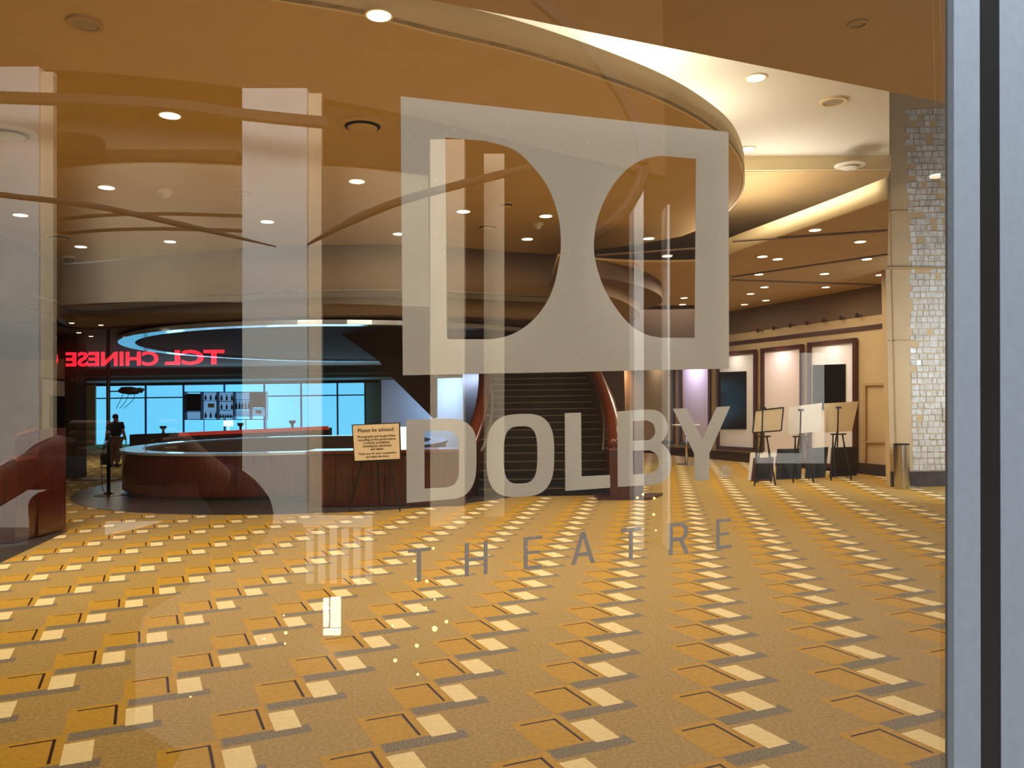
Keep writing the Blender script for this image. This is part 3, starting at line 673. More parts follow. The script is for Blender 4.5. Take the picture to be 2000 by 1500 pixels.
def boardq(q, yy, t_, m, label, name='display_board', cat='board', lean=0.0, frame_m=None, inner=None, floor=False):
    P = [ony(x, y, yy) for x, y in q]
    zb = min(p.z for p in P)
    if floor:
        for p in P: p.z += (.006 - zb)
        zb = .006
    for p in P: p.y += (p.z-zb)*lean
    n = Vector((0, 1, 0))
    if frame_m is None and inner is None:
        b = B(); slab(b, P, n, t_); return solo(name, b, m, label, cat)
    c = (P[0]+P[1])/2; t = thing(name, label, cat, c)
    b = B(); slab(b, P, n, t_); obj('panel', b, m, t)
    if frame_m:
        b = B()
        for p, q_ in zip(P, P[1:]+P[:1]):
            tube(b, [p, q_], .016, 6)
        obj('frame', b, frame_m, t)
    if inner:
        for qq, mm in inner:
            b = B(); PP = [ony(x, y, yy) for x, y in qq]
            for p in PP: p.y += (p.z-zb)*lean - .012
            slab(b, PP, n, .008); obj('inset', b, mm, t)
    return t
boardq([(1470, 845), (1526, 841), (1532, 796), (1476, 802)], 17.5, .02, 'board', 'cream board with thin black frame on the leftmost easel', frame_m='black', lean=.1)
boardq([(1533, 850), (1603, 842), (1608, 787), (1543, 795)], 18.15, .02, 'boardw', 'plain cream board tilted on the middle easel', lean=.1)
boardq([(1611, 845), (1664, 842), (1679, 784), (1612, 788)], 18.5, .02, 'board', 'plain beige board on the easel nearest the bin', lean=.1)
boardq([(1461, 944), (1512, 944), (1518, 888), (1468, 890)], 18.1, .03, 'boardw', 'small board with brown and black border standing on the floor under the left easel', lean=.12, floor=True, inner=[([(1466, 942), (1508, 941), (1513, 893), (1473, 895)], 'trim'), ([(1472, 935), (1502, 935), (1507, 900), (1477, 901)], 'blackboard')])
boardq([(1516, 941), (1565, 939), (1570, 881), (1521, 882)], 18.35, .03, 'blackboard', 'plain black board on the floor between left and middle easels', lean=.12, floor=True)
boardq([(1573, 939), (1612, 937), (1621, 878), (1578, 881)], 18.5, .03, 'blackboard', 'plain black board on the floor under the middle easel', lean=.12, floor=True)
boardq([(1621, 934), (1674, 931), (1679, 875), (1627, 877)], 18.75, .03, 'blackboard', 'plain black board on the floor under the easel nearest the bin', lean=.12, floor=True)

# notice on easel in front of the counters
def text_mesh(txt, size, fill='BOTH', bevel=0.0, font_off=0, ext=0.0, align='CENTER'):
    cu = bpy.data.curves.new('t', 'FONT'); cu.body = txt; cu.size = size; cu.align_x = align; cu.fill_mode = fill; cu.bevel_depth = bevel; cu.extrude = ext; cu.offset = font_off; cu.resolution_u = 3; cu.bevel_resolution = 1
    o = bpy.data.objects.new('t', cu); COL.objects.link(o); dg = bpy.context.evaluated_depsgraph_get()
    me = bpy.data.meshes.new_from_object(o.evaluated_get(dg)); b = B(); b.from_mesh(me)
    bpy.data.objects.remove(o); bpy.data.curves.remove(cu); bpy.data.meshes.remove(me); return b
def place(b, o, ux, uz):
    n = ux.cross(uz)
    for v in b.verts: v.co = o + ux*v.co.x + uz*v.co.y + n*v.co.z
    return b
ye = 13.7
pe = ony(733, 990, ye); pe.z = .02
t = thing('easel', 'thin black easel carrying the printed notice before the counters', 'easel', pe)
hh = ony(733, 828, ye).z
for dx, dy in ((-.42, -.05), (.42, -.05), (0, .45)):
    b = B(); tube(b, [pe+Vector((dx, dy, 0)), Vector((pe.x+dx*.18, pe.y+.12, hh+.02))], .014, 6); obj('leg', b, 'black', t)
b = B(); tube(b, [pe+Vector((-.26, .05, .62)), pe+Vector((.26, .05, .62))], .010, 6); obj('brace', b, 'black', t)
b = B(); tube(b, [pe+Vector((-.42, -.05, ony(733, 901, ye).z-.02)), pe+Vector((.42, -.05, ony(733, 901, ye).z-.02))], .015, 6); obj('tray', b, 'black', t)
yb = ye-.08
q = [ony(693, 900, yb), ony(781, 896, yb), ony(779, 827, yb), ony(689, 831, yb)]
t = thing('notice_board', 'cream printed notice reading Please be advised on the thin easel', 'sign', (q[0]+q[1])/2)
b = B(); slab(b, q, Vector((0, 1, 0)), .012); obj('sheet', b, 'paper', t)
b = B(); c = sum(q, Vector())/4; slab(b, [c+(p-c)*1.05+Vector((0, .013, 0)) for p in q], Vector((0, 1, 0)), .02); obj('backing', b, 'black', t)
ux = (q[1]-q[0]).normalized(); uz = (q[3]-q[0]).normalized(); o = (q[3]+q[2])/2; Hs = (q[3]-q[0]).length
for (tx, f_, sz) in (('Please be advised:', .20, .085), ('Photography and Audio/Video', .36, .052), ('recording of this performance', .45, .052), ('is strictly prohibited,', .54, .052), ('including by cell phone', .63, .052), ('and tablet.', .72, .052), ('Thank you for your cooperation', .84, .048), ('and enjoy the show.', .93, .048)):
    b = place(text_mesh(tx, sz, ext=.0005, font_off=.0008), o - uz*(Hs*f_) + Vector((0, -.004, 0)), ux, uz); obj('lettering', b, 'ink', t)
b = B(); pp = ony(786, 830, 14.6); lathe(b, Vector((pp.x, 14.6, 1.001)), [(.09, 0), (.10, .36), (.085, .39)], 20); solo('lamp_shade', b, 'bright', 'small white glowing lamp on the counter right of the notice', 'lamp')

# ================================================================ SMALL ROUND TABLE
pt = ony(1341, 906, 22.9); pt.z = .004
t = thing('cocktail_table', 'small high round table with chrome stem by the lavender panel', 'table', pt)
b = B(); lathe(b, pt, [(.38, 1.09), (.39, 1.10), (.39, 1.12), (.38, 1.125)], 32); obj('tabletop', b, 'white', t)
b = B(); lathe(b, pt, [(.035, .05), (.03, 1.089)], 14); obj('stem', b, 'chrome', t, smooth=True)
b = B(); lathe(b, pt, [(.26, 0), (.26, .015), (.10, .04), (.04, .06)], 28); obj('base', b, 'chrome', t)

# ================================================================ POLE, STAND, POSTER
pp = ony(212, 968, 16.8); pp.z = .004
t = thing('pole_stand', 'tall thin black pole on a flat round base by the round counter', 'pole stand', pp)
ztop = ony(212, 643, 16.8).z
b = B(); lathe(b, pp, [(.28, 0), (.28, .012), (.12, .035), (.05, .07)], 28); obj('base', b, 'black', t)
b = B(); tube(b, [pp+Vector((0, 0, .03)), Vector((pp.x, pp.y, ztop))], .036, 10); obj('pole', b, 'black', t, smooth=True)
b = B(); tube(b, smooth_path([pp+Vector((-.04, -.03, 1.2)), pp+Vector((-.13, -.03, .8)), pp+Vector((-.12, -.03, .4)), pp+Vector((-.05, -.04, .06)), pp+Vector((.4, 0, .01)), pp+Vector((.75, .2, .01))], 4), .008, 5); obj('cable', b, 'black', t)
zr = ony(250, 764, 16.8)
b = B(); tube(b, [Vector((pp.x, pp.y, zr.z)), Vector((pp.x+.25, pp.y, zr.z))], .015, 6); obj('arm', b, 'black', t)
b = B(); tube(b, [Vector((pp.x+.2+dx, pp.y, zr.z+dz)) for dx, dz in ((0, 0), (.08, .02), (.25, .01), (.40, 0), (.46, .03), (.50, .0))], [.02, .07, .085, .065, .04, .06], 10); obj('camera_head', b, 'black', t, smooth=True)
b = B()
for dx in (.1, .22, .35): tube(b, smooth_path([Vector((pp.x+.2+dx, pp.y, zr.z-.05)), Vector((pp.x+.14+dx, pp.y, zr.z-.2)), Vector((pp.x+.1+dx*.6, pp.y, zr.z-.35))], 3), .006, 5)
obj('loose_wire', b, 'black', t)
# framed poster on left wall
def lw(px, py, o=0): return ony(px, py, 21.5-o)
t = thing('framed_poster', 'framed poster with dark centre on the far left wall', 'poster', lw(108, 925))
b = B(); slab(b, [lw(80, 925), lw(132, 919), lw(132, 741), lw(80, 737)], Vector((0, -1, 0)), .05); obj('frame', b, 'trim', t)
b = B(); slab(b, [lw(84, 919, .055), lw(129, 914, .055), lw(129, 745, .055), lw(84, 741, .055)], Vector((0, -1, 0)), .01); obj('mat_board', b, 'white', t)
b = B(); slab(b, [lw(98, 885, .07), lw(137, 880, .07), lw(136, 775, .07), lw(98, 772, .07)], Vector((0, -1, 0)), .02); obj('picture', b, 'blackboard', t)
# wooden stand at the far left
t = thing('wooden_stand', 'dark red wooden stand with sloping shoulders at the far left', 'stand', (-7.2, 11.4, 0))
def st(px, py, y): return ony(px, py, y)
for (pts, y, d) in (([(28, 1064), (75, 1050), (75, 838), (40, 848), (28, 858)], 11.4, .7), ([(-60, 1085), (28, 1072), (36, 900), (26, 893), (5, 905), (-60, 935)], 10.9, .5)):
    P = [st(x, yy_, y) for x, yy_ in pts]
    for p in P[:2]: p.z = .03
    b = B(); slab(b, P, Vector((0, 1, 0)), d); obj('panel', b, 'wood', t)
b = B(); tube(b, [st(-60, 935, 10.9), st(5, 905, 10.9), st(26, 893, 10.9), st(36, 900, 10.9)], .03, 8); tube(b, [st(28, 858, 11.4), st(40, 848, 11.4), st(75, 838, 11.4)], .03, 8); obj('moulding', b, 'woodlt', t)
b = B(); prism(b, [onz(-200, 1105, 0), onz(0, 1100, 0), onz(132, 1038, 0), onz(75, 1030, 0), onz(-200, 1040, 0)], .003, .012); struct('trim_20', b, 'stone')
b = B(); p0 = onz(140, 938, 0); p1 = onz(248, 933, 0); box(b, ((p0.x+p1.x)/2, p0.y, .002), (p1.x-p0.x, .25, .02)); solo('floor_strip', b, 'maroon', 'dark red strip across the carpet left of the round counter', 'floor strip')

# ================================================================ WALKING MAN
def skin_body(name, verts, edges, radii, m, parent, sub=2):
    me = bpy.data.meshes.new(name); off = wloc(parent)
    me.from_pydata([Vector(v)-off for v in verts], edges, []); o = bpy.data.objects.new(name, me); COL.objects.link(o); o.parent = parent
    md = o.modifiers.new('skin', 'SKIN'); md.use_smooth_shade = True
    for i, r in enumerate(radii):
        sv = me.skin_vertices[0].data[i]; sv.radius = r if isinstance(r, tuple) else (r, r)
    me.skin_vertices[0].data[0].use_root = True
    ss = o.modifiers.new('sub', 'SUBSURF'); ss.levels = sub; ss.render_levels = sub
    me.materials.append(MT[m]); return o
pm = ony(226, 911, 25.0); pm.z = .01; S = (ony(226, 809, 25.0).z)/1.75
t = thing('person', 'person seen from behind walking away in dark shirt and khaki trousers, carrying a bag', 'person', pm)
def m_(x, y, z): return pm + Vector((x*S, y*S, z*S))
V = [m_(0, 0, .95), m_(0, 0, 1.12), m_(0, .01, 1.30), m_(0, 0, 1.42), m_(0, .01, 1.50), m_(0, .02, 1.60), m_(0, .02, 1.68),
     m_(-.19, 0, 1.41), m_(-.27, -.02, 1.17), m_(-.33, .04, .93), m_(-.345, .06, .85),
     m_(.19, 0, 1.41), m_(.26, -.03, 1.17), m_(.30, .05, .93), m_(.305, .08, .85),
     m_(-.10, 0, .88), m_(-.12, .08, .50), m_(-.13, -.06, .09), m_(-.13, .08, .04),
     m_(.10, 0, .88), m_(.12, -.06, .50), m_(.13, -.18, .12), m_(.13, -.06, .04)]
Ed = [(0, 1), (1, 2), (2, 3), (3, 4), (4, 5), (5, 6), (3, 7), (7, 8), (8, 9), (9, 10), (3, 11), (11, 12), (12, 13), (13, 14), (0, 15), (15, 16), (16, 17), (17, 18), (0, 19), (19, 20), (20, 21), (21, 22)]
Rr = [.10, .10, .11, .10, .06, .085, .07, .075, .055, .04, .03, .075, .055, .04, .03, .10, .07, .045, .04, .10, .07, .045, .04]
skin_body('body', V, Ed, [r*S for r in Rr], 'skin', t)
skin_body('shirt', [V[0]+Vector((0, 0, .04)), V[1], V[2], V[3]-Vector((0, 0, .02)), V[7], V[7].lerp(V[8], .8), V[11], V[11].lerp(V[12], .8)], [(0, 1), (1, 2), (2, 3), (3, 4), (4, 5), (3, 6), (6, 7)], [r*S for r in (.20, .20, .21, .16, .10, .085, .10, .085)], 'shirt', t)
skin_body('trousers', [V[0], V[15], V[16], V[17], V[19], V[20], V[21]], [(0, 1), (1, 2), (2, 3), (0, 4), (4, 5), (5, 6)], [r*S for r in (.19, .14, .105, .08, .14, .105, .08)], 'trouser', t)
b = B(); bmesh.ops.create_icosphere(b, subdivisions=3, radius=.092*S)
for v in b.verts: v.co = Vector((v.co.x, v.co.y*1.15, v.co.z*1.1)) + m_(0, -.015, 1.655)
bmesh.ops.delete(b, geom=[v for v in b.verts if v.co.z < pm.z+1.60*S], context='VERTS'); obj('hair', b, 'hair', t, smooth=True)
for s_x, vv in ((-1, V[18]), (1, V[22])):
    b = B(); box(b, Vector((vv.x, vv.y, .012)), (.11*S, .27*S, .09*S)); obj('shoe', b, 'black', t)
for s_x, hv in ((-1, V[10]), (1, V[14])):
    for k in range(4): 
        skin_body('finger', [hv+Vector((0, (k-1.5)*.018, -.01)), hv+Vector((s_x*.004, (k-1.5)*.02, -.06)), hv+Vector((-s_x*.01, (k-1.5)*.02, -.085-.006*(1.5-abs(k-1.5))))], [(0, 1), (1, 2)], [.008]*3, 'skin', t, 1)
    skin_body('thumb', [hv+Vector((0, .03, 0)), hv+Vector((-s_x*.01, .05, -.035))], [(0, 1)], [.010, .008], 'skin', t, 1)
# bag
hv = V[10]
t = thing('shopping_bag', 'dark bag with tall handles hanging from the walking person\'s left hand', 'bag', (hv.x, hv.y, 0.05))
b = B(); zt = hv.z-.38; hexa(b, [Vector((hv.x+dx*.15, hv.y+dy*.07, .06)) for dx, dy in ((-1, -1), (1, -1), (1, 1), (-1, 1))], [Vector((hv.x+dx*.14, hv.y+dy*.07, max(zt, .3))) for dx, dy in ((-1, -1), (1, -1), (1, 1), (-1, 1))]); obj('body', b, 'black', t)
for dy in (-.05, .05):
    b = B(); tube(b, [Vector((hv.x-.10, hv.y+dy, max(zt, .3)-.02)), Vector((hv.x-.02, hv.y+dy*.3, hv.z-.08)), Vector((hv.x+.02, hv.y+dy*.3, hv.z-.08)), Vector((hv.x+.10, hv.y+dy, max(zt, .3)-.02))], .012, 6); obj('handle', b, 'black', t)

# ================================================================ GLASS DOOR
zt = 3.69
def gp(u, z, off=0): return GX*u + GN*(GD+off) + Vector((0, 0, z))
u1 = (ong(1851, 750, -.001)).dot(GX); u2 = ong(1914.5, 750, -.012).dot(GX); u3 = ong(1954, 750, -.012).dot(GX)
bm = B(); P0 = [gp(-3.2, .0), gp(u1+.03, .0), gp(u1+.03, zt), gp(-3.2, zt)]
slab(bm, P0, GN, .010, 1)
for f in bm.faces:
    if f.calc_center_median().dot(GN) < GD+.001: f.material_index = 0
struct('window_2', bm, ['glass', 'clear'])
lean = (ong(1853, 0).dot(GX)-ong(1853, 1500).dot(GX))/(ong(1853, 0).z-ong(1853, 1500).z)
def stile(ua, ub, off0, off1, m, name, parent=None, zz=zt):
    zm = ong(1853, 750).z; b = B()
    r = []
    for z in (0.0, zz):
        r.append([gp(ua+(z-zm)*lean, z, off0), gp(ub+(z-zm)*lean, z, off0), gp(ub+(z-zm)*lean, z, off1), gp(ua+(z-zm)*lean, z, off1)])
    hexa(b, r[0], r[1]); return struct(name, b, m, parent=parent)
d1 = stile(u1, u2, -.012, -.001, 'alu', 'door_1')
stile(u1+.034, u2, .011, .03, 'alu', 'trim_21')
stile(u2+.0004, u3-.0004, -.0112, .05, 'gasket', 'trim_22')
stile(u3, u3+1.2, -.012, .035, 'alu', 'door_2')
stile(-3.5, -3.2, -.02, .035, 'alu', 'trim_23')

# ---------------------------------------------------------------- frosted decal
def flat(polys, off=.0125, th=.0006):
    """filled 2D outline with holes, given in picture coordinates, laid on the inner face of the glass"""
    cu = bpy.data.curves.new('c', 'CURVE'); cu.dimensions = '2D'; cu.fill_mode = 'BOTH'
    for pl in polys:
        sp = cu.splines.new('POLY'); sp.points.add(len(pl)-1); sp.use_cyclic_u = True
        for k, (x, y) in enumerate(pl): sp.points[k].co = (x/100, -y/100, 0, 1)
    o = bpy.data.objects.new('c', cu); COL.objects.link(o); dg = bpy.context.evaluated_depsgraph_get()
    me = bpy.data.meshes.new_from_object(o.evaluated_get(dg)); b = B(); b.from_mesh(me)
    bpy.data.objects.remove(o); bpy.data.curves.remove(cu); bpy.data.meshes.remove(me)
    bmesh.ops.remove_doubles(b, verts=b.verts[:], dist=1e-4)
    for v in b.verts: v.co = ong(v.co.x*100, -v.co.y*100, off)
    r = bmesh.ops.extrude_face_region(b, geom=b.faces[:])
    for v in r['geom']:
        if isinstance(v, bmesh.types.BMVert): v.co += GN*th
    bmesh.ops.recalc_face_normals(b, faces=b.faces[:]); return b
def sm2(pts, n=4):
    return [(p.x, p.y) for p in smooth_path([(x, y, 0) for x, y in pts], n)]
def supel(cx, cy, a, b_, e, n=56, sl=-.04):
    out = []
    for k in range(n):
        th = 2*PI*k/n; c, s = math.cos(th), math.sin(th)
        x = a*math.copysign(abs(c)**(2/e), c); y = b_*math.copysign(abs(s)**(2/e), s); out.append((cx+x, cy+y+sl*x))
    return out
t = thing('glass_decal', 'frosted double D emblem with the words DOLBY THEATRE on the glass', 'decal', ong(1105, 1140, .0125))
h1 = [(869.6, 268.5)] + sm2([(948, 275), (1004, 292), (1041, 325.6), (1071, 366.6), (1090, 419), (1095.4, 463.7), (1093, 508.5), (1078.6, 568), (1052.5, 613), (1019, 643), (985, 658), (955.5, 662.7)]) + [(878, 662.7), (873, 660)]
h2 = [(1359.7, 310), (1357, 660)] + sm2([(1291.4, 659.7), (1261.5, 653), (1228, 631.7), (1198, 594), (1175.7, 553), (1161.5, 501), (1161.5, 456), (1172, 411.4), (1194.3, 366.6), (1224, 331), (1257.8, 310.7), (1291.4, 304)])
obj('emblem', flat([[(782.5, 188), (1423, 258), (1424, 720), (787, 733)], h1, h2]), 'frost', t, label='square emblem of two facing D shapes')
D = [[(793.6, 820)]+sm2([(879, 817.6), (901.6, 820.8), (917.6, 831), (926.4, 844), (930, 863), (930.4, 908), (928, 933.6), (920.8, 952.8), (908, 967), (888.8, 974.4)])+[(794.4, 982.4)],
     [(828.8, 842.4)]+sm2([(874.4, 840.8), (887, 845.6), (894.4, 855), (896.5, 869.6), (896.5, 920.8), (893.6, 936.8), (885.6, 947), (872.8, 952)])+[(829.3, 954.4)]]
O = [supel(1016.5, 889.5, 66, 81, 3.0), supel(1016.8, 888.5, 33, 56, 3.2)]
L = [[(1103.4, 806.9), (1134.9, 805.8), (1136, 930.5), (1191.3, 927.6), (1191.8, 952.6), (1104.3, 958.9)]]
Bl = [[(1206, 803.8)]+sm2([(1253, 800), (1280, 801), (1295.5, 810.6), (1303, 826), (1304, 841), (1298, 856), (1291, 865)])+sm2([(1303, 875), (1310.8, 892), (1310.8, 912.6), (1305.7, 929.6), (1292, 943), (1270, 947.5)])+[(1207, 950.9)],
      [(1236, 822.5)]+sm2([(1263, 821), (1275, 826.8), (1279.4, 837.8), (1278.5, 849.7), (1270, 859)])+[(1236, 861.3)],
      [(1236, 880.3)]+sm2([(1270, 879.5), (1282, 887), (1287, 900.7), (1283.6, 916), (1271.7, 924.5)])+[(1236.9, 927)]]
Y = [[(1314.5, 798.4), (1340.6, 797.3), (1371.7, 857.4), (1400, 795), (1426.4, 793.3), (1385.6, 885.4), (1385.3, 937.3), (1357, 939), (1355.9, 885.4)]]
for lt in (D, O, L, Bl, Y): obj('letter', flat(lt), 'frost', t)
def ply(x0, y0, x1, y1, dy=0): return [(x0, y0), (x1, y0+dy), (x1, y1+dy), (x0, y1)]
MT['frost2'] = MT['frost'].copy(); MT['frost2'].name = 'frosted_vinyl_thin'
for n_ in MT['frost2'].node_tree.nodes:
    if n_.type == 'VALTORGB': n_.color_ramp.elements[0].color = lin((200, 200, 206))
small = [
 [[(797, 1074), (841, 1069), (841, 1075), (822.5, 1077), (822.5, 1136), (814.5, 1137), (814.5, 1078), (797, 1080)]],
 [[(908, 1061), (916, 1060), (916, 1091), (945, 1088), (945, 1057), (952.5, 1056), (952.5, 1121), (945, 1122), (945, 1094), (916, 1097), (916, 1125), (908, 1126)]],
 [[(1023, 1050), (1059, 1046), (1059, 1052), (1031, 1055), (1031, 1077), (1055, 1074.5), (1055, 1080), (1031, 1082.5), (1031, 1106), (1058, 1103), (1058, 1109), (1023, 1113)]],
 [[(1116, 1104), (1135, 1039), (1143, 1038), (1162, 1099), (1154, 1100), (1149, 1085), (1129, 1087), (1124, 1103)], [(1131, 1080), (1147, 1078), (1139, 1050)]],
 [[(1213, 1033), (1253, 1029), (1253, 1035), (1236, 1037), (1236, 1092), (1228.5, 1092.5), (1228.5, 1037.5), (1213, 1039)]],
 [[(1306, 1022.5), (1334, 1020), (1342, 1026), (1344, 1036), (1342, 1048), (1335, 1055), (1346, 1080), (1338, 1082), (1327, 1057), (1314, 1058), (1314, 1084), (1306, 1085)], [(1314, 1028.5), (1330, 1027), (1336, 1033), (1336, 1043), (1331, 1049), (1314, 1050.5)]],
 [[(1399.5, 1015), (1428, 1012), (1428, 1018), (1406, 1020), (1406, 1041), (1424, 1039), (1424, 1044.5), (1406, 1046.5), (1406, 1066), (1429, 1064), (1429, 1070), (1399.5, 1073)]]]
for lt in small: obj('small_letter', flat(lt), 'frost2', t)
obj('registered_mark', flat([supel(1416, 922, 11, 12, 2, 32, 0), supel(1416, 922, 9, 10, 2, 32, 0)]), 'frost', t)
obj('registered_mark', flat([[(1411, 929), (1411, 915), (1418, 915), (1420.5, 918), (1419, 922.5), (1421, 929), (1418.5, 929), (1416, 923.5), (1413.5, 923.5), (1413.5, 929)], [(1413.5, 917), (1413.5, 921.5), (1417, 921.5), (1418, 919), (1417, 917)]]), 'frost', t)

# ================================================================ PLAZA BEHIND THE PHOTOGRAPHER (seen mirrored in the glass)
# everything below is laid out where its mirror image appears and then reflected to its real place behind the camera
def vy(px, py, d): return ony(px, py, d)
def vbox(px0, px1, py0, py1, d, depth, b=None, floor=False):
    b = b or B(); P = [vy(px0, py1, d), vy(px1, py1, d), vy(px1, py0, d), vy(px0, py0, d)]
    if floor:
        P[0].z = P[1].z = 0.0
    slab(b, P, Vector((0, 1, 0)), depth); return b
def vsolo(name, b, m, label, cat, group=None): return solo(name, b, m, label, cat, group, mirror=True)
bm = B(); quad(bm, *[Vector((p.x, p.y, -.002)) for p in (GX*-30+GN*(GD-.05), GX*30+GN*(GD-.05), GX*30+GN*-40, GX*-30+GN*-40)]); bmesh.ops.reverse_faces(bm, faces=bm.faces[:]); struct('floor', bm, 'plaza')
CO = 12.5
for (x0, x1, ytop, lab) in ((-420, 76, 130, 'wide pale square column mirrored at the far left of the glass'), (473, 600, 172, 'pale square column mirrored left of the big emblem')):
    t = thing('square_column', lab, 'column', mir(Vector((vy((x0+x1)/2, 800, CO).x, CO, 0))))
    b = vbox(x0, x1, ytop, 1000, CO, .2, floor=True); obj('shaft', b, 'concrete', t, mirror=True)
    b = vbox(x1+1, x1+28, ytop+10, 1000, CO+.05, .1, floor=True); obj('side_strip', b, 'beige', t, mirror=True)
for (x0, x1, y0, m, d, lab) in ((840, 907, 272, 'beige', 12.0, 'slim beige column mirrored through the left side of the emblem'), (945, 985, 300, 'beige', 13.0, 'narrow beige post mirrored in the middle of the left opening'), (1238, 1257, 372, 'concrete', 10.0, 'thin white post mirrored in the right opening of the emblem'), (1303, 1308, 400, 'concrete', 10.0, 'hair-thin white post mirrored near the right border of the emblem')):
    b = vbox(x0, x1, y0, 1000, d, .4, floor=True); vsolo('thin_column', b, m, lab, 'column')
# curved balcony fronts
def vcurve(px_list, d_list, z0, z1, m, label, name='balcony', th=.2, cat='balcony', both=None):
    P = smooth_path([Vector((vy(x, 700, d).x, d, 0)) for x, d in zip(px_list, d_list)], 6)
    b = B(); curtain(b, P, z0, z1, th); return vsolo(name, b, m, label, cat)
def zz(px, py, d): return vy(px, py, d).z
d_ = 14.5
balc = vcurve([60, 180, 320, 500], [14.9, 14.4, 14.3, 14.6], zz(300, 592, d_), zz(300, 318, d_), 'beige', 'curved beige balcony front mirrored between the two pale columns')
vcurve([590, 700, 840], [14.6, 14.8, 15.4], zz(700, 590, d_), zz(700, 312, d_), 'beige', 'curved beige balcony front mirrored right of the second column')
vcurve([60, 180, 320, 500], [14.75, 14.25, 14.15, 14.45], zz(300, 322, d_), zz(300, 316, d_), 'beam', 'brown rail cap on the balcony between the two columns', 'balcony_rail', .1, 'rail')
vcurve([590, 700, 840], [14.45, 14.65, 15.25], zz(700, 316, d_), zz(700, 310, d_), 'beam', 'brown rail cap on the balcony right of the second column', 'balcony_rail', .1, 'rail')
for y0 in (423, 452):
    P = smooth_path([Vector((vy(x, 700, d).x, d, 0)) for x, d in zip([80, 180, 320, 475], [14.83, 14.38, 14.28, 14.53])], 6)
    b = B(); curtain(b, P, zz(300, y0+3, d_), zz(300, y0-3, d_), .06); obj('groove', b, 'plazabrown', balc, mirror=True)
# upper gallery wall and its sofa silhouettes
b = vbox(60, 480, 60, 330, 17, .3); vsolo('gallery_wall', b, 'beige', 'beige upper gallery wall mirrored above the left balcony', 'wall panel')
b = vbox(95, 462, 292, 325, 15.6, .5); vsolo('long_bench', b, 'plazabrown', 'long brown bench back on the mirrored upper gallery', 'bench')
b = B(); P = [vy(x, y, 15.3) for x, y in ((100, 305), (196, 305), (192, 270), (186, 262), (114, 256), (106, 262))]; slab(b, P, Vector((0, 1, 0)), .25); vsolo('lounge_chair', b, 'beam', 'brown lounge chair with rounded back on the mirrored gallery', 'chair')
# canopy: dark beam arc and brown soffit above
def vband(pts, d0, hpx, m, label, name='curved_beam', th=.15):
    b = B(); P = smooth_path([(x, y, 0) for x, y in pts], 6)
    A = [vy(p.x, p.y, d0) for p in P]; C_ = [vy(p.x, p.y+hpx, d0) for p in P]
    for i in range(len(P)-1): slab(b, [C_[i], C_[i+1], A[i+1], A[i]], Vector((0, 1, 0)), th)
    return vsolo(name, b, m, label, 'beam')
vband([(-200, 176), (0, 178), (300, 190), (480, 212), (640, 228)], 11.5, 18, 'beam', 'dark curved beam mirrored across the top left')
b = B(); P = smooth_path([vy(x, y, 13.5) for x, y in ((-900, 110), (0, 132), (280, 150), (480, 172), (660, 198), (860, 240), (1100, 300), (1300, 345))], 5)
for i in range(len(P)-1): slab(b, [P[i], P[i+1], Vector((P[i+1].x, P[i+1].y, 12)), Vector((P[i].x, P[i].y, 12))], Vector((0, 1, 0)), .3)
vsolo('canopy_fascia', b, 'plazabrown', 'brown canopy fascia mirrored over all the columns', 'canopy')
# dark storefront with neon
DS = 19.0
b = vbox(60, 480, 612, 1000, DS, .3, floor=True); vsolo('storefront', b, 'plazadark', 'dark recessed storefront mirrored behind the red neon sign', 'storefront')
b = vbox(480, 2200, 560, 1000, DS+2, .3, floor=True); vsolo('storefront', b, 'plazabrown', 'long brown shopfront wall mirrored right of the neon storefront', 'storefront')
t = thing('neon_sign', 'red neon sign reading TCL CHINESE mirrored in the glass', 'neon sign', mir(vy(270, 716, DS-.3)))
def neon(tx, xr, xl, yb, yt, m='neon', bev=.02, off=0):
    d = DS-.25
    R_, L_ = vy(xr, yb, d), vy(xl, yb+ (2 if xl < 300 else 1), d); Hh = vy(xr, yt, d).z - R_.z
    for fill, mm, bv, o_ in (('NONE', 'neon', bev, 0), ('BOTH', 'neonfill', 0, .02)):
        b = text_mesh(tx, 1.0, fill=fill, bevel=bv/1.0, align='LEFT'); xs = [v.co.x for v in b.verts]; ys = [v.co.y for v in b.verts]
        x0, x1, y0, y1 = min(xs), max(xs), min(ys), max(ys); ux = (L_-R_)
        for v in b.verts:
            u = (v.co.x-x0)/(x1-x0); vv = (v.co.y-y0)/(y1-y0); v.co = R_ + ux*u + Vector((0, 0, Hh*vv)) + Vector((0, o_ + v.co.z*.5, 0))
        obj('neon_letters' if fill == 'NONE' else 'letter_face', b, mm, t, mirror=True)
neon('TCL', 438, 322, 712, 683, bev=.035)
neon('CHINESE', 309, 128, 714, 686, bev=.03)
b = B(); pth = smooth_path([vy(x, y, DS-.25) for x, y in ((101, 716), (109, 708), (110, 699), (107, 692), (101, 688))], 5); tube(b, pth, .035, 6); pth = smooth_path([vy(x, y, DS-.25) for x, y in ((101, 708), (103.5, 700), (101, 694))], 5); tube(b, pth, .02, 6); obj('neon_letters', b, 'neon', t, mirror=True)
b = B(); q_ = [vy(164, 748, DS-.2), vy(138, 748, DS-.2)]; hN = vy(164, 735, DS-.2).z-q_[0].z
bb = text_mesh('334', 1.0, align='LEFT'); xs = [v.co.x for v in bb.verts]; ys = [v.co.y for v in bb.verts]
for v in bb.verts: v.co = q_[0] + (q_[1]-q_[0])*((v.co.x-min(xs))/(max(xs)-min(xs))) + Vector((0, 0, hN*(v.co.y-min(ys))/(max(ys)-min(ys))))
vsolo('shop_number', bb, 'beige', 'small pale shop number mirrored at the storefront edge', 'number')
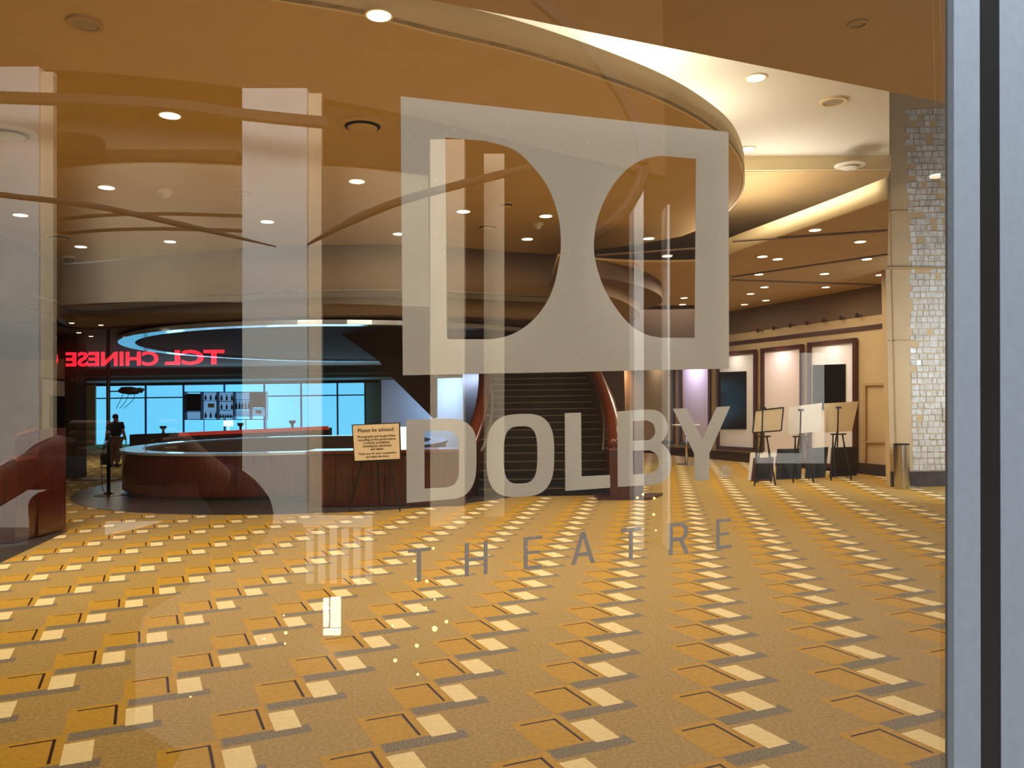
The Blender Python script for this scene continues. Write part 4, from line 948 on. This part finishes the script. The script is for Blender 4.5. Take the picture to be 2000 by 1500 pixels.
# curved ring beams of the plaza canopy
vband([(1050, -8), (1130, 60), (1190, 125), (1232, 190), (1253, 250), (1258, 320), (1240, 370), (1205, 420), (1158, 462)], 9.5, 12, 'beam', 'dark double ring beam sweeping down right of the emblem top')
b = B(); tube(b, smooth_path([vy(x, y, 9.4) for x, y in ((1040, -8), (1122, 64), (1190, 150), (1238, 230), (1256, 300), (1250, 355), (1215, 415), (1160, 460))], 6), .075, 8); vsolo('ring_beam', b, 'beam', 'dark curved ring beam inside the emblem\'s right opening', 'beam')
b = B(); tube(b, smooth_path([vy(x, y, 9.8) for x, y in ((600, 478), (690, 430), (785, 392), (900, 360), (1045, 325))], 6), [.012, .018, .025, .03, .035, .04]+[.05]*19, 8); vsolo('ring_beam', b, 'beam', 'dark rising ring beam crossing the emblem\'s left opening', 'beam')
b = B(); tube(b, smooth_path([vy(x, y, 9.8) for x, y in ((-60, 365), (0, 380), (180, 402), (360, 440), (540, 482))], 6), [.035]*19+[.03, .025, .02, .015, .01, .008], 8); vsolo('ring_beam', b, 'beam', 'faint dark ring beam falling across the left column', 'beam')
# railings
t = thing('railing', 'low metal railing mirrored over the carpet near the round counter', 'railing', mir(Vector((vy(335, 1060, 9).x, 9, 0))))
b = B()
for (xa_, ya_, xb_, yb_) in ((212, 1060, 358, 1043), (375, 1041, 462, 1036)): tube(b, [vy(xa_, ya_, 9), vy(xb_, yb_, 9)], .018, 6)
obj('top_rail', b, 'beam', t, mirror=True)
for x, y in ((215, 1085), (245, 1060+20), (272, 1080), (303, 1078), (332, 1075), (360, 1080), (378, 1080), (405, 1075), (435, 1072), (460, 1072)):
    b = B(); p = vy(x, y, 9); tube(b, [p, vy(x, 1043, 9)], .014, 6); obj('post', b, 'beam', t, mirror=True)
b = vbox(205, 462, 1020, 1075, 9.6, .1); vsolo('low_wall', b, 'concrete', 'pale low wall mirrored behind the metal railing', 'wall')
t = thing('slatted_panel', 'pale panel of upright slats mirrored over the carpet left of the lettering', 'slat panel', mir(Vector((vy(665, 1140, 7.6).x, 7.6, 0))))
for k in range(6):
    x = 598+k*23; b = vbox(x, x+14, 1032, 1140, 7.6, .05); obj('slat', b, 'concrete', t, mirror=True)
b = vbox(592, 727, 1008, 1030, 7.6, .05); obj('top_board', b, 'concrete', t, mirror=True)
t = thing('lit_doorway', 'small glowing white doorway mirrored low over the carpet', 'doorway', mir(Vector((vy(648, 1240, 6).x, 6, 0))))
for (x0, x1, y0, y1) in ((631, 640, 1170, 1225), (645, 664, 1168, 1226), (631, 664, 1230, 1241)):
    b = vbox(x0, x1, y0, y1, 6.2, .04); obj('pane', b, 'doorlit', t, mirror=True)
proto = None
for k, (x, y, r) in enumerate(((846, 1071, 3), (809, 1096, 3), (812, 1131, 3), (834, 1135, 4), (849, 1171, 2.5), (832, 1187, 2.5), (872, 1214, 4), (849, 1228, 6.5), (814, 1261, 4.5), (772, 1290, 4.5), (816, 1317, 3), (767, 1222, 2.5), (1245, 972, 3), (1256, 966, 3), (1278, 973, 3), (1277, 1005, 3), (1281, 1036, 2), (558, 1236, 4), (554, 1202, 2), (557, 1257, 2.5), (516, 1248, 2.5), (372, 1361, 2))):
    dd = 6.0 if y < 1255 else 4.6; p = vy(x, y, dd); b = B(); rr = r*dd/F*.8
    bmesh.ops.create_icosphere(b, subdivisions=2, radius=rr)
    for v in b.verts: v.co += p
    vsolo('string_bulb', b, 'bulb', 'small warm glowing bulb mirrored over the carpet', 'light bulb', 'warm bulbs mirrored in the glass')
# planter panel mirrored beside the easels
t = thing('info_panel', 'pale upright information panel mirrored beside the easels', 'panel', mir(Vector((vy(1585, 900, 11).x, 11, 0))))
b = vbox(1566, 1610, 689, 905, 11, .1); obj('panel', b, 'concrete', t, mirror=True)
b = vbox(1478, 1566, 886, 905, 11, .1); obj('base', b, 'concrete', t, mirror=True)

# ================================================================ PHOTOGRAPHER (behind the camera, mirrored in the glass)
def rm(x, y, z): return Vector((x, y, z))
t = thing('person', 'person in dark clothes holding up a phone, mirrored at lower left of the glass', 'person', rm(0, -.47, 0))
V = [rm(0, -.47, .92), rm(0, -.47, 1.10), rm(0, -.47, 1.28), rm(0, -.45, 1.40), rm(0, -.44, 1.47), rm(0, -.41, 1.55), rm(0, -.41, 1.62),
     rm(-.18, -.45, 1.39), rm(-.45, -.34, 1.48), rm(-.16, -.14, 1.68), rm(-.10, -.10, 1.74),
     rm(.18, -.45, 1.39), rm(.46, -.34, 1.50), rm(.18, -.14, 1.68), rm(.11, -.10, 1.74),
     rm(-.10, -.47, .85), rm(-.11, -.46, .48), rm(-.12, -.50, .09), rm(-.13, -.37, .045),
     rm(.10, -.47, .85), rm(.11, -.46, .48), rm(.12, -.50, .09), rm(.13, -.37, .045)]
skin_body('body', V, Ed, [.10, .10, .11, .09, .055, .075, .085, .07, .055, .035, .024, .07, .055, .035, .024, .10, .065, .045, .04, .10, .065, .045, .04], 'skin', t)
skin_body('jacket', [V[0], V[1], V[2], V[3], V[7], V[8], V[9].lerp(V[8], .25), V[11], V[12], V[13].lerp(V[12], .25)], [(0, 1), (1, 2), (2, 3), (3, 4), (4, 5), (5, 6), (3, 7), (7, 8), (8, 9)], [.19, .19, .20, .15, .10, .085, .055, .10, .085, .055], 'shirt', t)
skin_body('trousers', [V[0], V[15], V[16], V[17], V[19], V[20], V[21]], [(0, 1), (1, 2), (2, 3), (0, 4), (4, 5), (5, 6)], [.165, .12, .09, .07, .12, .09, .07], 'shirt', t)
b = B(); bmesh.ops.create_icosphere(b, subdivisions=3, radius=.10)
hc = rm(0, -.43, 1.62)
for v in b.verts: v.co = Vector((v.co.x, v.co.y, v.co.z*1.15)) + hc
bmesh.ops.delete(b, geom=[v for v in b.verts if v.co.z < 1.62], context='VERTS'); obj('hair', b, 'hair', t, smooth=True)
for vv in (V[18], V[22]):
    b = B(); box(b, Vector((vv.x, vv.y, .004)), (.10, .26, .09)); obj('shoe', b, 'black', t)
for hv, sg in ((V[10], 1), (V[14], -1)):
    for k in range(4):
        o_ = Vector((0, 0, (k-1.5)*.019)); X_ = Vector((1, 0, 0))
        skin_body('finger', [hv+o_, hv+o_+X_*(.02*sg)+Vector((0, .05, 0)), hv+o_+X_*((.05+.004*k)*sg)+Vector((0, .055, 0))], [(0, 1), (1, 2)], [.009, .008, .007], 'skin', t, 1)
    skin_body('thumb', [hv+Vector((0, 0, -.02)), hv+Vector((.03*sg, .005, -.03)), hv+Vector((.055*sg, .02, -.01))], [(0, 1), (1, 2)], [.011, .010, .008], 'skin', t, 1)
b = B(); box(b, Vector((0.01, -.072, 1.757)), (.15, .009, .075)); solo('phone', b, 'black', 'dark phone held up at eye level by the mirrored person', 'phone')

# plaza lamps mirrored in front of the tiled pilaster
for x, y, rr, lab in ((1830, 344, .075, 'round warm plaza lamp mirrored high on the tiled pilaster'), (1848, 505, .04, 'small plaza lamp mirrored at the door frame edge')):
    p = vy(x, y, 9.0); b = B(); lathe(b, p, [(rr, -.01), (rr, .01)], 24); t = solo('plaza_lamp', b, 'lamp', lab, 'light', mirror=True)
    b = B(); tube(b, [p+Vector((0, 0, .012)), Vector((p.x, p.y, 11.9))], .0025, 6); obj('rod', b, 'plazabrown', t, mirror=True)
